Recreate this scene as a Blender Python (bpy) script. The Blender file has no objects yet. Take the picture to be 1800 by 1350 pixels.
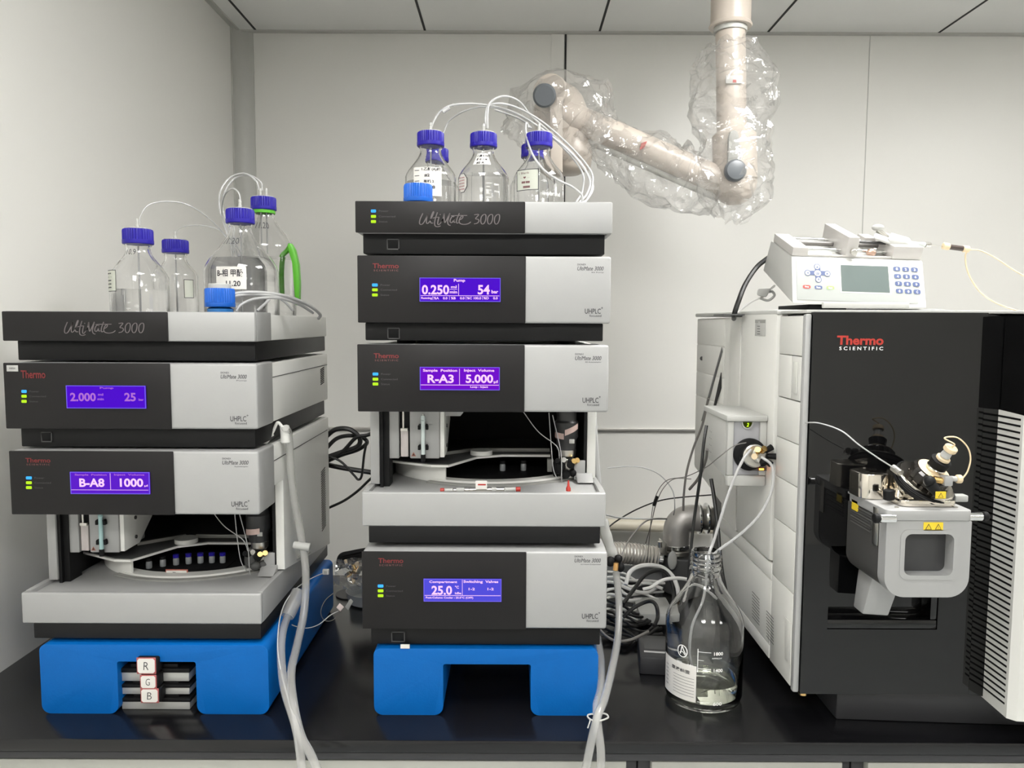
import bpy, bmesh, math, random
from math import sin, cos, tan, pi, radians, sqrt
from mathutils import Vector, Matrix
random.seed(7)
S = bpy.context.scene
COL = S.collection
# ---------------------------------------------------------------- camera
F = 1350.0; TH = radians(4.6); ROLL = radians(0.25)
CZ = 1.487                                   # eye height above the floor
cam_d = bpy.data.cameras.new('camera'); cam = bpy.data.objects.new('camera', cam_d); COL.objects.link(cam)
cam_d.sensor_width = 36; cam_d.lens = 36*F/1800; cam_d.clip_start = 0.02
cam.matrix_world = Matrix.Translation((0, 0, CZ)) @ Matrix.Rotation(pi/2-TH, 4, 'X') @ Matrix.Rotation(ROLL, 4, 'Z')
S.camera = cam
# ---------------------------------------------------------------- world, colour
w = bpy.data.worlds.new('world'); S.world = w; w.use_nodes = True
w.node_tree.nodes['Background'].inputs[0].default_value = (0.9, 0.93, 1, 1)
w.node_tree.nodes['Background'].inputs[1].default_value = 0.3
S.view_settings.view_transform = 'Standard'; S.view_settings.look = 'None'
S.view_settings.gamma = 1; S.view_settings.use_curve_mapping = False
S.view_settings.exposure = 0.0
LAMPS = [(-0.15, 0.50, 19), (0.92, 1.30, 36), (2.45, 1.25, 22), (-0.4, -1.0, 30), (1.0, -1.2, 20), (2.5, -1.2, 19)]   # ceiling panels: x, y, strength; first two added to brighten the instrument sides
# ---------------------------------------------------------------- pixel to place
def raydir(px, py):
    u, v = px-900, py-675
    u, v = u*cos(ROLL)+v*sin(ROLL), -u*sin(ROLL)+v*cos(ROLL)
    u /= F; v /= F
    return Vector((u, cos(TH)-v*sin(TH), -sin(TH)-v*cos(TH)))
def at(px, py, Y):
    d = raydir(px, py); t = Y/d.y
    return Vector((d.x*t, Y, CZ+d.z*t))
def onz(px, py, z):
    d = raydir(px, py); t = (z-CZ)/d.z
    return Vector((d.x*t, d.y*t, z))
def onx(px, py, X):
    d = raydir(px, py); t = X/d.x
    return Vector((X, d.y*t, CZ+d.z*t))
def zz(py, Y, px=900): return at(px, py, Y).z
def xx(px, Y, py=675): return at(px, py, Y).x
def rect(px0, py0, px1, py1, Y):
    mx, my = (px0+px1)/2, (py0+py1)/2
    return at(px0, my, Y).x, at(px1, my, Y).x, at(mx, py1, Y).z, at(mx, py0, Y).z     # x0,x1,z0,z1
# ---------------------------------------------------------------- materials
MATS = {}
def mat(name, col, rough=0.5, metal=0.0, var=0.03, scale=30, bump=0.0, bscale=200, **kw):
    if name in MATS: return MATS[name]
    m = bpy.data.materials.new(name); m.use_nodes = True; nt = m.node_tree; b = nt.nodes['Principled BSDF']
    tc = nt.nodes.new('ShaderNodeTexCoord'); nz = nt.nodes.new('ShaderNodeTexNoise'); nz.inputs['Scale'].default_value = scale
    nt.links.new(tc.outputs['Object'], nz.inputs['Vector'])
    mx = nt.nodes.new('ShaderNodeMix'); mx.data_type = 'RGBA'
    mx.inputs['A'].default_value = tuple(c*(1-var) for c in col)+(1,); mx.inputs['B'].default_value = tuple(min(1, c*(1+var)) for c in col)+(1,)
    nt.links.new(nz.outputs['Fac'], mx.inputs['Factor']); nt.links.new(mx.outputs['Result'], b.inputs['Base Color'])
    b.inputs['Roughness'].default_value = rough; b.inputs['Metallic'].default_value = metal
    if bump:
        n2 = nt.nodes.new('ShaderNodeTexNoise'); n2.inputs['Scale'].default_value = bscale
        nt.links.new(tc.outputs['Object'], n2.inputs['Vector'])
        bp = nt.nodes.new('ShaderNodeBump'); bp.inputs['Strength'].default_value = bump; bp.inputs['Distance'].default_value = 0.002
        nt.links.new(n2.outputs['Fac'], bp.inputs['Height']); nt.links.new(bp.outputs['Normal'], b.inputs['Normal'])
    for k, v in kw.items():
        b.inputs[k.replace('_', ' ')].default_value = v
    MATS[name] = m
    return m
def glass(name, col=(1, 1, 1), ior=1.45, rough=0.0):
    m = mat(name, col, rough, 0, 0.0, IOR=ior, Transmission_Weight=1.0)
    return m
def emit(name, col, s, base=(0.0, 0.0, 0.0)):
    return mat(name, base, 0.8, 0, Specular_IOR_Level=0.1, Emission_Color=tuple(col)+(1,), Emission_Strength=s)
def film(name, tint=(1, 1, 1), gl=0.18, white=0.10, rough=0.12, bmp=0.7):
    """thin clear plastic film: mostly see-through, with a sheen and a faint milky haze"""
    m = bpy.data.materials.new(name); m.use_nodes = True; nt = m.node_tree; nt.nodes.clear()
    out = nt.nodes.new('ShaderNodeOutputMaterial'); tr = nt.nodes.new('ShaderNodeBsdfTransparent'); g = nt.nodes.new('ShaderNodeBsdfGlossy')
    df = nt.nodes.new('ShaderNodeBsdfDiffuse'); tl = nt.nodes.new('ShaderNodeBsdfTranslucent')
    tr.inputs[0].default_value = tuple(tint)+(1,); g.inputs['Roughness'].default_value = rough
    df.inputs[0].default_value = (0.85, 0.83, 0.8, 1); tl.inputs[0].default_value = (0.85, 0.83, 0.8, 1)
    lw = nt.nodes.new('ShaderNodeLayerWeight'); lw.inputs['Blend'].default_value = 0.35
    tc = nt.nodes.new('ShaderNodeTexCoord'); nz = nt.nodes.new('ShaderNodeTexNoise'); nz.inputs['Scale'].default_value = 15; nz.inputs['Detail'].default_value = 2
    nz.inputs['Distortion'].default_value = 3.0
    bp = nt.nodes.new('ShaderNodeBump'); bp.inputs['Strength'].default_value = bmp; bp.inputs['Distance'].default_value = 0.01
    nt.links.new(tc.outputs['Object'], nz.inputs['Vector']); nt.links.new(nz.outputs['Fac'], bp.inputs['Height'])
    nt.links.new(bp.outputs['Normal'], g.inputs['Normal']); nt.links.new(bp.outputs['Normal'], lw.inputs['Normal'])
    a0 = nt.nodes.new('ShaderNodeMixShader'); a0.inputs[0].default_value = 0.5
    nt.links.new(df.outputs[0], a0.inputs[1]); nt.links.new(tl.outputs[0], a0.inputs[2])
    mu = nt.nodes.new('ShaderNodeMath'); mu.operation = 'MULTIPLY_ADD'; mu.inputs[1].default_value = 0.75; mu.inputs[2].default_value = gl*0.35; mu.use_clamp = True
    nt.links.new(lw.outputs['Facing'], mu.inputs[0])
    m1 = nt.nodes.new('ShaderNodeMixShader'); m2 = nt.nodes.new('ShaderNodeMixShader'); m1.inputs[0].default_value = white
    nt.links.new(tr.outputs[0], m1.inputs[1]); nt.links.new(a0.outputs[0], m1.inputs[2])
    pw = nt.nodes.new('ShaderNodeMath'); pw.operation = 'POWER'; pw.inputs[1].default_value = 1.6; nt.links.new(mu.outputs[0], pw.inputs[0])
    nt.links.new(pw.outputs[0], m2.inputs[0]); nt.links.new(m1.outputs[0], m2.inputs[1]); nt.links.new(g.outputs[0], m2.inputs[2])
    nt.links.new(m2.outputs[0], out.inputs[0]); MATS[name] = m
    return m
WALL = mat('clean_room_panel', (0.78, 0.77, 0.735), 0.36, 0, 0.01, 2)
CEIL = mat('ceiling_paint', (0.85, 0.85, 0.83), 0.6, 0, 0.02, 3)
SEAM = mat('dark_seam', (0.03, 0.03, 0.03), 0.8)
GREYTRIM = mat('grey_trim', (0.50, 0.50, 0.47), 0.4)
FLOOR = mat('floor_vinyl', (0.46, 0.48, 0.48), 0.4, 0, 0.08, 8)
BLACKTOP = mat('black_epoxy', (0.006, 0.006, 0.007), 0.2, 0, 0.1, 60, 0.03, 500)
BLACKPAINT = mat('black_paint', (0.03, 0.03, 0.033), 0.45)
CREAM = mat('cabinet_cream', (0.42, 0.42, 0.38), 0.4)
SILVER = mat('silver_plastic', (0.38, 0.38, 0.376), 0.42, 0.15, 0.02, 40, 0.03, 900)
GREY = mat('warm_grey_plastic', (0.82, 0.815, 0.78), 0.45, 0, 0.02, 20)
MSGREY = mat('instrument_grey', (0.67, 0.665, 0.63), 0.45, 0, 0.02, 20)
FASCIA = mat('anthracite_fascia', (0.010, 0.009, 0.0092), 0.42, 0, 0.06, 60, Specular_IOR_Level=0.28)
BLACK = mat('black_metal_case', (0.007, 0.007, 0.0075), 0.45, 0, 0.08, 60, Specular_IOR_Level=0.25)
MATBLACK = mat('matt_black', (0.005, 0.005, 0.0055), 0.6, Specular_IOR_Level=0.25)
DARKGREY = mat('dark_grey_plastic', (0.075, 0.075, 0.075), 0.5)
MIDGREY = mat('mid_grey_plastic', (0.30, 0.30, 0.28), 0.5)
INKGREY = mat('grey_ink', (0.05, 0.05, 0.055), 0.6)
LOGOGREY = mat('muted_logo_ink', (0.125, 0.108, 0.11), 0.5)
DIMINK = mat('dim_legend_ink', (0.07, 0.065, 0.07), 0.6)
RED = mat('brand_red', (0.16, 0.014, 0.015), 0.5)
BRIGHTRED = mat('bright_red', (0.42, 0.03, 0.02), 0.45)
WHITEINK = mat('white_ink', (0.85, 0.85, 0.83), 0.6)
WHITE = mat('white_plastic', (0.46, 0.46, 0.44), 0.35)
BLUEFOAM = mat('blue_moulded_plastic', (0.0, 0.12, 0.44), 0.45, 0, 0.06, 25, 0.1, 300, Specular_IOR_Level=0.25)
CAPBLUE = mat('cap_blue', (0.016, 0.008, 0.29), 0.4, Specular_IOR_Level=0.35)
CAPSKY = mat('bright_cap_blue', (0.006, 0.11, 0.52), 0.35)
GREEN = mat('green_plastic', (0.11, 0.47, 0.03), 0.35)
GLASS = glass('bottle_glass')
WATER = glass('clear_liquid', (1, 1, 1), 1.33)
STEEL = mat('stainless_steel', (0.62, 0.60, 0.56), 0.28, 1.0, 0.05, 80)
POLISH = mat('polished_steel', (0.75, 0.70, 0.62), 0.12, 1.0, 0.04, 30)
CHROME = mat('chrome', (0.8, 0.8, 0.8), 0.07, 1.0)
ALU = mat('cast_aluminium', (0.50, 0.48, 0.46), 0.42, 0.65, 0.05, 60)
BRASS = mat('brass', (0.75, 0.50, 0.20), 0.25, 1.0)
GLOSSBLACK = mat('gloss_black_panel', (0.0035, 0.0035, 0.0038), 0.03, 0, 0.03, 10)
PAPER = mat('paper_label', (0.74, 0.72, 0.68), 0.7)
CLEARPAPER = mat('greenish_label', (0.60, 0.62, 0.54), 0.6)
PINKPAPER = mat('pink_tape', (0.62, 0.46, 0.42), 0.7)
INK = mat('black_ink', (0.015, 0.015, 0.02), 0.6)
YELLOW = mat('warning_yellow', (0.80, 0.58, 0.03), 0.5)
PEEK = mat('beige_peek', (0.72, 0.58, 0.38), 0.4)
TUBEWHITE = mat('ptfe_tube', (0.62, 0.62, 0.62), 0.25, 0, 0.02, Transmission_Weight=0.25)
TUBECLEAR = film('silicone_hose', (.97, .98, .98), 0.14, 0.34, 0.15, 0.1)
CABLEBLACK = mat('black_rubber', (0.012, 0.012, 0.012), 0.4)
CABLEGREY = mat('grey_cable', (0.16, 0.15, 0.14), 0.45)
CABLEWHITE = mat('white_cable_sheath', (0.82, 0.81, 0.79), 0.4)
ARMCREAM = mat('cream_arm_paint', (0.52, 0.46, 0.40), 0.3)
FILM = film('clear_film', (1, 1, 1), 0.60, 0.13, 0.08, 0.38)
NAVY = mat('navy_key', (0.05, 0.075, 0.18), 0.5)
LCD = mat('lcd_glass', (0.10, 0.125, 0.12), 0.25)
TEAL = mat('pale_teal_glass', (0.40, 0.60, 0.60), 0.15)
# ---------------------------------------------------------------- mesh building
def catmull(pts, n=8):
    P = [Vector(p) for p in pts]
    if len(P) < 3: return P
    P = [P[0]*2-P[1]]+P+[P[-1]*2-P[-2]]
    out = []
    for i in range(1, len(P)-2):
        a, b, c, d = P[i-1:i+3]
        for k in range(n):
            t = k/n
            out.append(0.5*((2*b)+(c-a)*t+(2*a-5*b+4*c-d)*t*t+(3*b-a-3*c+d)*t**3))
    out.append(P[-2])
    return out
class MB:
    def __init__(s): s.v = []; s.f = []
    def add(s, vs, fs):
        o = len(s.v); s.v += [Vector(p) for p in vs]; s.f += [tuple(i+o for i in f) for f in fs]; return s
    def _bm(s, bm):
        bm.verts.ensure_lookup_table(); bm.verts.index_update()
        s.add([v.co.copy() for v in bm.verts], [[v.index for v in f.verts] for f in bm.faces]); bm.free(); return s
    def hexa(s, p, bev=0, seg=2):
        """p: 8 points, bottom ring then top ring"""
        bm = bmesh.new(); vs = [bm.verts.new(q) for q in p]
        for f in ((3, 2, 1, 0), (4, 5, 6, 7), (0, 1, 5, 4), (1, 2, 6, 5), (2, 3, 7, 6), (3, 0, 4, 7)): bm.faces.new([vs[i] for i in f])
        bmesh.ops.recalc_face_normals(bm, faces=bm.faces[:])
        if bev: bmesh.ops.bevel(bm, geom=bm.edges[:], offset=bev, segments=seg, profile=0.5, affect='EDGES', clamp_overlap=True)
        return s._bm(bm)
    def box(s, x0, x1, y0, y1, z0, z1, bev=0, seg=2):
        x0, x1 = sorted((x0, x1)); y0, y1 = sorted((y0, y1)); z0, z1 = sorted((z0, z1))
        return s.hexa([(x0, y0, z0), (x1, y0, z0), (x1, y1, z0), (x0, y1, z0), (x0, y0, z1), (x1, y0, z1), (x1, y1, z1), (x0, y1, z1)], bev, seg)
    def prism(s, pts, delta, bev=0, seg=2):
        """closed outline of 3-D points swept by delta"""
        bm = bmesh.new(); d = Vector(delta); n = len(pts)
        a = [bm.verts.new(Vector(p)) for p in pts]; b = [bm.verts.new(Vector(p)+d) for p in pts]
        bm.faces.new(a); bm.faces.new(b[::-1])
        for i in range(n): bm.faces.new([a[i], b[i], b[(i+1) % n], a[(i+1) % n]])
        bmesh.ops.recalc_face_normals(bm, faces=bm.faces[:])
        if bev: bmesh.ops.bevel(bm, geom=bm.edges[:], offset=bev, segments=seg, profile=0.5, affect='EDGES', clamp_overlap=True)
        bmesh.ops.triangulate(bm, faces=[f for f in bm.faces if len(f.verts) > 4])
        return s._bm(bm)
    def lathe(s, prof, c, axis=(0, 0, 1), n=32, ribs=0, rib=0.0, closed=True):
        A = Vector(axis).normalized(); U = A.orthogonal().normalized(); W = A.cross(U); c = Vector(c); vs = []; fs = []
        for r, h in prof:
            for k in range(n):
                a = 2*pi*k/n; rr = r-(rib if ribs and (k % ribs == 0) else 0)
                vs.append(c+A*h+(U*cos(a)+W*sin(a))*max(rr, 1e-5))
        m = len(prof)
        for i in range(m-1):
            for k in range(n):
                k2 = (k+1) % n; fs.append((i*n+k, i*n+k2, (i+1)*n+k2, (i+1)*n+k))
        if closed:
            fs.append(tuple(range(n))[::-1]); fs.append(tuple((m-1)*n+k for k in range(n)))
        return s.add(vs, fs)
    def cyl(s, p0, p1, r0, r1=None, n=20, bev=0.0):
        p0, p1 = Vector(p0), Vector(p1); r1 = r0 if r1 is None else r1; L = (p1-p0).length
        pr = [(r0, 0), (r1, L)] if not bev else [(r0-bev, 0), (r0, bev), (r1, L-bev), (r1-bev, L)]
        return s.lathe(pr, p0, p1-p0, n)
    def tube(s, pts, r, n=8, res=8, raw=False):
        P = [Vector(p) for p in pts] if raw else catmull(pts, res); vs = []; fs = []; m = len(P); U = None
        for i, p in enumerate(P):
            t = (P[min(i+1, m-1)]-P[max(i-1, 0)])
            t = t.normalized() if t.length > 1e-9 else Vector((0, 0, 1))
            U = t.orthogonal().normalized() if U is None else (U-t*U.dot(t))
            U = U.normalized() if U.length > 1e-6 else t.orthogonal().normalized()
            W = t.cross(U); rr = r(i/(m-1)) if callable(r) else r
            for k in range(n): a = 2*pi*k/n; vs.append(p+(U*cos(a)+W*sin(a))*rr)
        for i in range(m-1):
            for k in range(n): k2 = (k+1) % n; fs.append((i*n+k, i*n+k2, (i+1)*n+k2, (i+1)*n+k))
        fs.append(tuple(range(n))[::-1]); fs.append(tuple((m-1)*n+k for k in range(n)))
        return s.add(vs, fs)
    def sphere(s, c, r, sc=(1, 1, 1), n=16, m=10):
        vs = []; fs = []
        for i in range(m+1):
            a = pi*i/m
            for k in range(n): b = 2*pi*k/n; vs.append(Vector(c)+Vector((r*sc[0]*sin(a)*cos(b), r*sc[1]*sin(a)*sin(b), r*sc[2]*cos(a))))
        for i in range(m):
            for k in range(n): k2 = (k+1) % n; fs.append((i*n+k, (i+1)*n+k, (i+1)*n+k2, i*n+k2))
        return s.add(vs, fs)
    def quad(s, a, b, c, d): return s.add([a, b, c, d], [(0, 1, 2, 3)])
    def text(s, st, frame, w, h=None, bold=0.0, shear=0.0, align='L', fn=None):
        """flat lettering. frame = (origin, right, up); fits the text to width w (and height h)"""
        vs, fs = textmesh(st, bold, shear)
        xs = [p[0] for p in vs]; ys = [p[1] for p in vs]; x0, x1, y0, y1 = min(xs), max(xs), min(ys), max(ys)
        sx = w/(x1-x0); sy = sx if h is None else h/(y1-y0)
        if fn: return s.add([fn((x-x0)*sx, (y-y0)*sy) for x, y in vs], fs)
        O, R, U = (Vector(q) for q in frame)
        return s.add([O+R*((x-x0)*sx)+U*((y-y0)*sy) for x, y in vs], fs)
    def build(s, name, m, parent=None, smooth=35, solid=0):
        org = Vector(parent['_w']) if parent is not None else Vector((0, 0, 0))
        own = Vector((0, 0, 0))
        me = bpy.data.meshes.new(name)
        if parent is None and s.v:
            own = Vector((sum(v.x for v in s.v)/len(s.v), sum(v.y for v in s.v)/len(s.v), min(v.z for v in s.v)))
            org = own
        bm = bmesh.new(); vs = [bm.verts.new(v-org) for v in s.v]
        for f in s.f:
            try: bm.faces.new([vs[i] for i in f])
            except ValueError: pass
        bmesh.ops.remove_doubles(bm, verts=bm.verts[:], dist=1e-7)
        if smooth:
            for f in bm.faces: f.smooth = True
            lim = radians(smooth)
            for e in bm.edges:
                e.smooth = len(e.link_faces) == 2 and e.calc_face_angle(0) < lim
        bm.to_mesh(me); bm.free()
        me.materials.append(m)
        o = bpy.data.objects.new(name, me); COL.objects.link(o)
        o['_w'] = tuple(org)
        if parent is not None: o.parent = parent
        else: o.location = own
        return o
TXT = {}
def textmesh(st, bold=0.0, shear=0.0):
    k = (st, bold, shear)
    if k not in TXT:
        c = bpy.data.curves.new('t', 'FONT'); c.body = st; c.size = 1; c.offset = bold; c.shear = shear; c.resolution_u = 3; c.fill_mode = 'FRONT'
        o = bpy.data.objects.new('t', c); COL.objects.link(o)
        dg = bpy.context.evaluated_depsgraph_get(); e = o.evaluated_get(dg); me = e.to_mesh()
        vs = [(v.co.x, v.co.y) for v in me.vertices]; fs = [tuple(p.vertices) for p in me.polygons]
        e.to_mesh_clear(); bpy.data.objects.remove(o); bpy.data.curves.remove(c)
        TXT[k] = (vs, fs)
    return TXT[k]
def thing(name, label, cat, loc, group=None):
    o = bpy.data.objects.new(name, None); COL.objects.link(o); o.location = loc; o.empty_display_size = 0.02
    o['_w'] = tuple(loc); o['label'] = label; o['category'] = cat
    if group: o['group'] = group
    return o
def tag(o, label, cat, group=None):
    o['label'] = label; o['category'] = cat
    if group: o['group'] = group
    return o
def struct(o): o['kind'] = 'structure'; return o
def ftext(st, px0, py0, px1, py1, Y, name, m, parent, bold=0.0, shear=0.0, off=0.0006):
    """lettering on a plane facing the camera side, fitted into a rectangle of the front"""
    x0, x1, z0, z1 = rect(px0, py0, px1, py1, Y)
    mb = MB().text(st, ((x0, Y-off, z0), (1, 0, 0), (0, 0, 1)), x1-x0, z1-z0, bold, shear)
    return mb.build(name, m, parent, 0)
def wire(name, pts, r, m, label, cat='cable', n=8, group=None, res=8):
    """a cable or tube through (px, py, depth) points"""
    o = MB().tube([at(*p) for p in pts], r, n, res).build(name, m)
    return tag(o, label, cat, group)
BZ = 0.80                                     # bench top height
CE = CZ+1.04                                  # ceiling height
WX, WY = -1.0, 2.86                           # left wall, back wall
# ---------------------------------------------------------------- room
XR, YN = 3.6, -2.6
struct(MB().box(WX-0.1, XR+0.1, YN-0.1, WY+0.1, -0.05, 0).build('floor', FLOOR, None, 0))
struct(MB().box(WX-0.1, XR+0.1, YN-0.1, WY+0.1, CE, CE+0.05).build('ceiling', CEIL, None, 0))
struct(MB().box(WX-0.1, XR+0.1, WY, WY+0.1, 0, CE).build('wall_back', WALL, None, 0))
struct(MB().box(WX-0.1, WX, YN, WY, 0, CE).build('wall_left', WALL, None, 0))
struct(MB().box(XR, XR+0.1, YN, WY, 0, CE).build('wall_right', WALL, None, 0))
struct(MB().box(WX-0.1, XR+0.1, YN-0.1, YN, 0, CE).build('wall_front', WALL, None, 0))
# corner cove, panel joints, ceiling grid
c = MB(); xc = WX; r = 0.062
pr = [(xc, WY, 0)]+[(xc+r-r*sin(a), WY-r+r*cos(a)-0.0, 0) for a in ()]
pr = [Vector((xc, WY, 0)), Vector((xc+r, WY, 0)), Vector((xc+r, WY-0.006, 0))]
for i in range(9):
    a = pi/2*i/8; pr.append(Vector((xc+r-(r-0.006)*sin(a), WY-r+(r-0.006)*cos(a), 0)))
pr.append(Vector((xc, WY-r, 0)))
struct(c.prism(pr, (0, 0, CE-0.001)).build('trim_1', GREYTRIM, None, 50))
jx = xx(994, WY, 100)
struct(MB().box(jx-0.0035, jx+0.0035, WY-0.004, WY, 0, CE).build('trim_2', SEAM, None, 0))
struct(MB().box(jx-0.052, jx-0.005, WY-0.003, WY, 0, CE, 0.001).build('trim_3', WALL, None, 0))
j2 = xx(1522, WY, 250)
struct(MB().box(j2-0.0012, j2+0.0012, WY-0.002, WY, 0, CE).build('trim_4', GREYTRIM, None, 0))
zr = zz(755, WY, 1100)
struct(MB().box(WX+r, XR, WY-0.012, WY, zr-0.006, zr+0.006, 0.002).build('trim_5', mat('rail_aluminium', (0.6, 0.58, 0.56), 0.35, 0.8), None, 30))
struct(MB().box(WX, XR, WY-0.02, WY, CE-0.006, CE, 0.0).build('trim_6', GREYTRIM, None, 0))
struct(MB().box(WX, WX+0.02, YN, WY, CE-0.006, CE, 0.0).build('trim_7', GREYTRIM, None, 0))
k = 8
for px in (452, 748, 1053, 1347, 1645):
    X = xx(px, WY, 64)
    struct(MB().box(X-0.004, X+0.004, YN, WY, CE-0.0015, CE+0.001).build('trim_%d' % k, SEAM, None, 0)); k += 1
for Y in (1.66, 0.46, -0.74):
    struct(MB().box(WX, XR, Y-0.003, Y+0.003, CE-0.0015, CE+0.001).build('trim_%d' % k, SEAM, None, 0)); k += 1
LED = emit('led_diffuser', (1.0, 0.985, 0.94), 1.0, (0.8, 0.8, 0.8))
for i, (X, Y, st) in enumerate(LAMPS):
    t = thing('ceiling_light', ['square ceiling light panel in front of the left stack', 'square ceiling light panel in front of the large black instrument',
              'square ceiling light panel near the right end of the bench', 'square ceiling light panel behind the viewer beside the left wall',
              'square ceiling light panel behind the viewer in the middle', 'square ceiling light panel behind the viewer toward the right wall'][i], 'light', (X, Y, CE-0.03))
    f = MB()
    for a, b, c_, d in ((-.3, .3, -.3, -.28), (-.3, .3, .28, .3), (-.3, -.28, -.28, .28), (.28, .3, -.28, .28)): f.box(X+a, X+b, Y+c_, Y+d, CE-0.025, CE)
    f.build('frame', WHITE, t, 0)
    m = emit('led_diffuser_%d' % i, (1.0, 0.99, 0.965), st, (0.8, 0.8, 0.8))
    MB().box(X-.28, X+.28, Y-.28, Y+.28, CE-0.018, CE-0.002).build('diffuser', m, t, 0)
# ---------------------------------------------------------------- bench
YB0, YB1 = 1.212, 2.04
t = thing('worktop', 'long black epoxy laboratory worktop carrying all the instruments', 'worktop', (1.0, YB0+0.4, BZ-0.03))
MB().box(WX, 3.2, YB0, YB1, BZ-0.022, BZ, 0.003).build('top', BLACKTOP, t)
MB().box(WX, 3.2, YB0+0.004, YB1, BZ-0.036, BZ-0.0235, 0.002).build('edge_strip', BLACKPAINT, t)
zt = BZ-0.0375
xs = [WX+0.02, xx(1122, YB0+.02, 1335), xx(1500, YB0+.02, 1335), 1.9, 2.5, 3.1]
lb = ['black framed base cabinet with one wide cream front under the two instrument stacks',
      'black framed base cabinet with cream front under the glass bottle',
      'black framed base cabinet with cream front under the large black instrument',
      'black framed base cabinet with cream front beyond the right picture edge',
      'black framed base cabinet with cream front at the far right bench end']
for i in range(5):
    a, b = xs[i], xs[i+1]; cx = (a+b)/2
    t = thing('base_cabinet', lb[i], 'cabinet', (cx, 1.6, 0))
    MB().box(a+0.001, b-0.001, YB0+0.03, YB1-0.06, 0.08, zt, 0.002).build('body', BLACKPAINT, t)
    MB().box(a+0.03, b-0.03, YB0+0.08, YB1-0.1, 0, 0.08).build('plinth', BLACKPAINT, t)
    g = 0.021
    MB().box(a+g, b-g, YB0+0.012, YB0+0.03, zt-0.20, zt-0.004, 0.002).build('drawer', CREAM, t)
    MB().box(a+g, b-g, YB0+0.012, YB0+0.03, 0.09, zt-0.215, 0.002).build('door', CREAM, t)
# ---------------------------------------------------------------- instrument modules
YF = 1.283; DEP = 0.51; BEZ = 0.088
SCREEN_A = emit('display_violet', (0.075, 0.0, 0.62), 1.0)
SCREEN_B = emit('display_purple', (0.16, 0.0, 0.60), 1.0)
SCREEN_C = emit('display_blue', (0.085, 0.075, 0.72), 1.0)
SCREEN_D = emit('display_dim_violet', (0.11, 0.01, 0.60), 1.0)
PIX = emit('display_pixels', (1.0, 0.62, 0.95), 1.1)
PIXD = emit('display_pixels_dim', (0.50, 0.18, 0.75), 0.9)
RIM = emit('display_rim', (0.22, 0.16, 1.0), 0.9)
LBLUE = emit('status_blue', (0.05, 0.42, 1.0), 1.3); LGRN = emit('status_green', (0.50, 0.85, 0.02), 1.1)

def leds(px, pys, Y, parent, w=10):
    for i, py in enumerate(pys):
        x0, x1, z0, z1 = rect(px, py-2.6, px+w, py+2.6, Y)
        MB().box(x0, x1, Y-0.0016, Y+0.001, z0, z1, 0.0012).build('status_light', LBLUE if i == 0 else LGRN, parent)
        x0, x1, z0, z1 = rect(px+w+5, py-1.6, px+w+(22, 34, 20)[i], py+1.6, Y)
        MB().text(('Power', 'Connected', 'Status')[i], ((x0, Y-0.0007, z0), (1, 0, 0), (0, 0, 1)), x1-x0, z1-z0).build('light_legend', DIMINK, parent, 0)

ULT = [  # the handwritten logo as pen strokes, in a 0-1800 x 0-436 field
    [(190, 100), (140, 210), (125, 290), (150, 322), (200, 290), (260, 180), (300, 100)], [(300, 100), (265, 200), (258, 280), (280, 300), (320, 260), (370, 160), (400, 80), (385, 75), (350, 160), (335, 250), (350, 290), (390, 290)],
    [(470, 80), (430, 200), (415, 300), (430, 350), (480, 362), (530, 345)], [(380, 195), (440, 180), (505, 175)],
    [(500, 175), (480, 250), (475, 310), (500, 320), (550, 260), (580, 200)], [(518, 118), (528, 130)],
    [(545, 280), (580, 190), (600, 100), (600, 190), (610, 280), (650, 220), (710, 95), (680, 200), (665, 270), (680, 320), (720, 338)],
    [(790, 165), (750, 165), (715, 225), (715, 270), (745, 280), (780, 230), (800, 165), (785, 240), (790, 275), (815, 270)],
    [(890, 95), (850, 190), (835, 260), (845, 290), (880, 280)], [(730, 148), (880, 140), (1040, 140)],
    [(890, 230), (940, 200), (960, 160), (930, 155), (895, 210), (885, 260), (910, 300), (980, 315), (1060, 300), (1110, 265)],
    [(1175, 125), (1260, 120), (1200, 200), (1250, 215), (1265, 250), (1230, 290), (1170, 305)]]
for ox in (0, 130, 262):
    ULT.append([(1350+ox, 120), (1310+ox, 170), (1300+ox, 250), (1320+ox, 302), (1360+ox, 295), (1392+ox, 230), (1400+ox, 150), (1385+ox, 118), (1350+ox, 120)])
def stroke_mesh(strokes, fn, wd):
    mb = MB()
    for st in strokes:
        P = [Vector((x, y, 0)) for x, y in st]; P = catmull(P, 5); n = len(P); vs = []
        for i, p in enumerate(P):
            t = P[min(i+1, n-1)]-P[max(i-1, 0)]; t.z = 0
            if t.length < 1e-6: t = Vector((1, 0, 0))
            t.normalize(); N = Vector((-t.y, t.x, 0))*wd*(0.75+0.35*abs(t.y))
            vs += [fn(*(p+N).xy), fn(*(p-N).xy)]
        mb.add(vs, [(2*i, 2*i+1, 2*i+3, 2*i+2) for i in range(n-1)])
    return mb
def logo(px0, py0, px1, py1, Y, parent, wd=9):
    x0, x1, z0, z1 = rect(px0, py0, px1, py1, Y)
    def fn(x, y): return Vector((x0+(x1-x0)*(x-120)/1550, Y-0.0006, z1-(z1-z0)*(y-75)/290))
    stroke_mesh(ULT, fn, wd).build('logo_lettering', LOGOGREY, parent, 0)

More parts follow.
